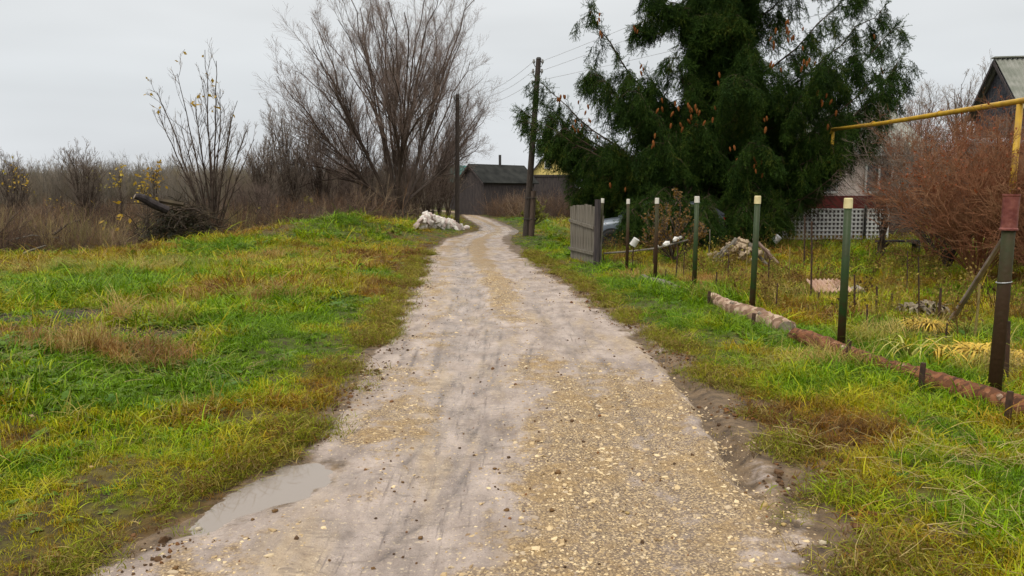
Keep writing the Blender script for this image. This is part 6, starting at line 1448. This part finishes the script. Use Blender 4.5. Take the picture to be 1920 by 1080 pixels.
# the larger stones one can pick out
cl = [mesh('stone', *rock(920 + i, (1.15, 1, .75), .24, 2), None, True) for i in range(4)]
m_cl1 = mat('brown_clod', (0.10, 0.055, 0.022), .85, .2, noise=(40, (.18, .10, .04))); m_cl2 = mat('ochre_stone', (0.42, 0.31, 0.13), .8, .2, noise=(30, (.30, .2, .08))); m_cl3 = mat('pale_stone', (0.52, 0.46, 0.34), .8, .2, noise=(30, (.4, .33, .22)))
for i, (u, v, px, m_, lab) in enumerate(((700, 1067, 7, m_cl1, 'small brown clod at the bottom edge of the lane left of centre'), (788, 1010, 8, m_cl1, 'brown clod on the grey mud right of the puddle'), (1046, 888, 10, m_cl1, 'dark brown clod in the middle of the gravel, right of the tyre smear'), (515, 960, 9, m_cl1, 'brown clod on the near shore of the puddle'), (474, 975, 6, m_cl1, 'small dark clod just below the puddle'), (928, 880, 6, m_cl1, 'small dark clod left of the gravel strip'), (1434, 950, 12, m_cl2, 'largest ochre stone at the right side of the lane'), (1542, 1020, 12, m_cl3, 'pale stone at the lower right edge of the lane'), (1398, 925, 6, m_cl1, 'small clod above the largest ochre stone'), (1176, 963, 7, m_cl2, 'yellowish stone in the gravel right of centre'), (372, 994, 11, m_cl3, 'flat pale stone below the left end of the puddle'), (1035, 957, 8, m_cl1, 'brown clod in the lower middle gravel'), (950, 958, 8, m_cl1, 'brown clod at the left border of the gravel'), (330, 1066, 9, m_cl1, 'dark stick-like clod at the lower left of the lane'), (755, 905, 5, m_cl1, 'tiny dark clod on the grey track'), (1548, 905, 8, m_cl3, 'dark-sided pale stone in the right verge mud'), (1478, 918, 7, m_cl3, 'pale pebble in the mud of the right edge'), (1470, 985, 8, m_cl2, 'ochre pebble below the largest ochre stone'), (1600, 975, 8, m_cl3, 'pale stone in the grass edge at lower right'))):
    p = G(u, v); r_ = px * .5 * p[1] / F * 1.1; me = cl[i % 4].copy(); me.materials.append(m_)
    tag(link('stone', me, None, p + np.array([0, 0, r_ * .45]), (0, 0, i * 1.3), (r_, r_, r_)), lab, 'stone', 'loose stones on the lane')
# worn stubs of dead grass and crumbs of earth where the verge breaks up
m_thatch = leaf_mat('worn_dead_grass', ((0.0, (.10, .055, .018)), (.25, (.20, .12, .035)), (.5, (.16, .20, .010)), (.8, (.24, .23, .015)), (1.0, (.33, .24, .10))), .2, .7, jitter=1.0, spec=.1, val=.4)
src_h = [source('thatch_%d' % i, tuft(940 + i, 22, .05, .0022, 1.25, .05), m_thatch) for i in range(3)]
rng = np.random.default_rng(126); n = 60000; y_ = 2.4 + rng.random(n) ** 1.5 * 20; sd_ = np.where(rng.random(n) < .5, -1, 1); off = rng.normal(.16, .24, n); x_ = xc(y_) + sd_ * (hw(y_) + off)
dd_ = road_d(x_, y_); pr = np.exp(-((dd_ - .15) / .21) ** 2) * sstep(fbm(x_ * 2.5, y_ * 2.5, 96) + .35 * dd_, -.12, .28) * (puddle_m(x_, y_) < .45) * np.where(sd_ > 0, .6, .9) * sstep(.62 - dd_, 0, .2)
k = rng.random(n) < pr; x_, y_ = x_[k], y_[k]; n = len(x_)
tag(scatter('worn_grass', np.stack([x_, y_, surf(x_, y_)], 1), up_rot(n, rng, .35), rng.uniform(.5, 1.2, n) * (1 + .03 * y_), rng.integers(0, 3, n), src_h), 'worn brown grass stubs along the muddy edges of the lane', 'worn grass', kind='stuff')
print('thatch', n)
n = 9000; y_ = 2.4 + rng.random(n) ** 1.5 * 18; sd_ = np.where(rng.random(n) < .5, -1, 1); x_ = xc(y_) + sd_ * (hw(y_) + rng.normal(.02, .17, n)); k = (puddle_m(x_, y_) < .3) & (rng.random(n) < sstep(fbm(x_ * 2, y_ * 2, 97), -.15, .3)); x_, y_ = x_[k], y_[k]; n = len(x_); s_ = .007 * np.exp(rng.normal(0, .55, n))
tag(scatter('mud_crumbs', np.stack([x_, y_, surf(x_, y_) + s_ * .2], 1), up_rot(n, rng, .5), np.clip(s_, .002, .028), rng.integers(0, 4, n), src_c), 'dark crumbs of mud along both edges of the lane', 'mud crumbs', kind='stuff')
# fallen leaves on grass
src_l = [source('fallen_leaf_%d' % i, leaf_quads(np.zeros((1, 3)), .036, np.random.default_rng(930 + i), 0), leaf_mat('fallen_leaf_%d' % i, ((0.0, (.30, .16, .04)), (.5, (.42, .34, .16)), (1.0, (.16, .07, .03))), .2, jitter=1.0)) for i in range(2)]
n = 500; y_ = 3 + rng.random(n) * 16; x_ = rng.uniform(-1, 1, n) * in_view(y_); k = road_d(x_, y_) > 0; x_, y_ = x_[k], y_[k]; n = len(x_)
tag(scatter('fallen_leaves', np.stack([x_, y_, surf(x_, y_) + .03], 1), up_rot(n, rng, .3), rng.uniform(.5, 1.2, n), rng.integers(0, 2, n), src_l), 'a few pale fallen leaves lying in the grass', 'fallen leaves', kind='stuff')
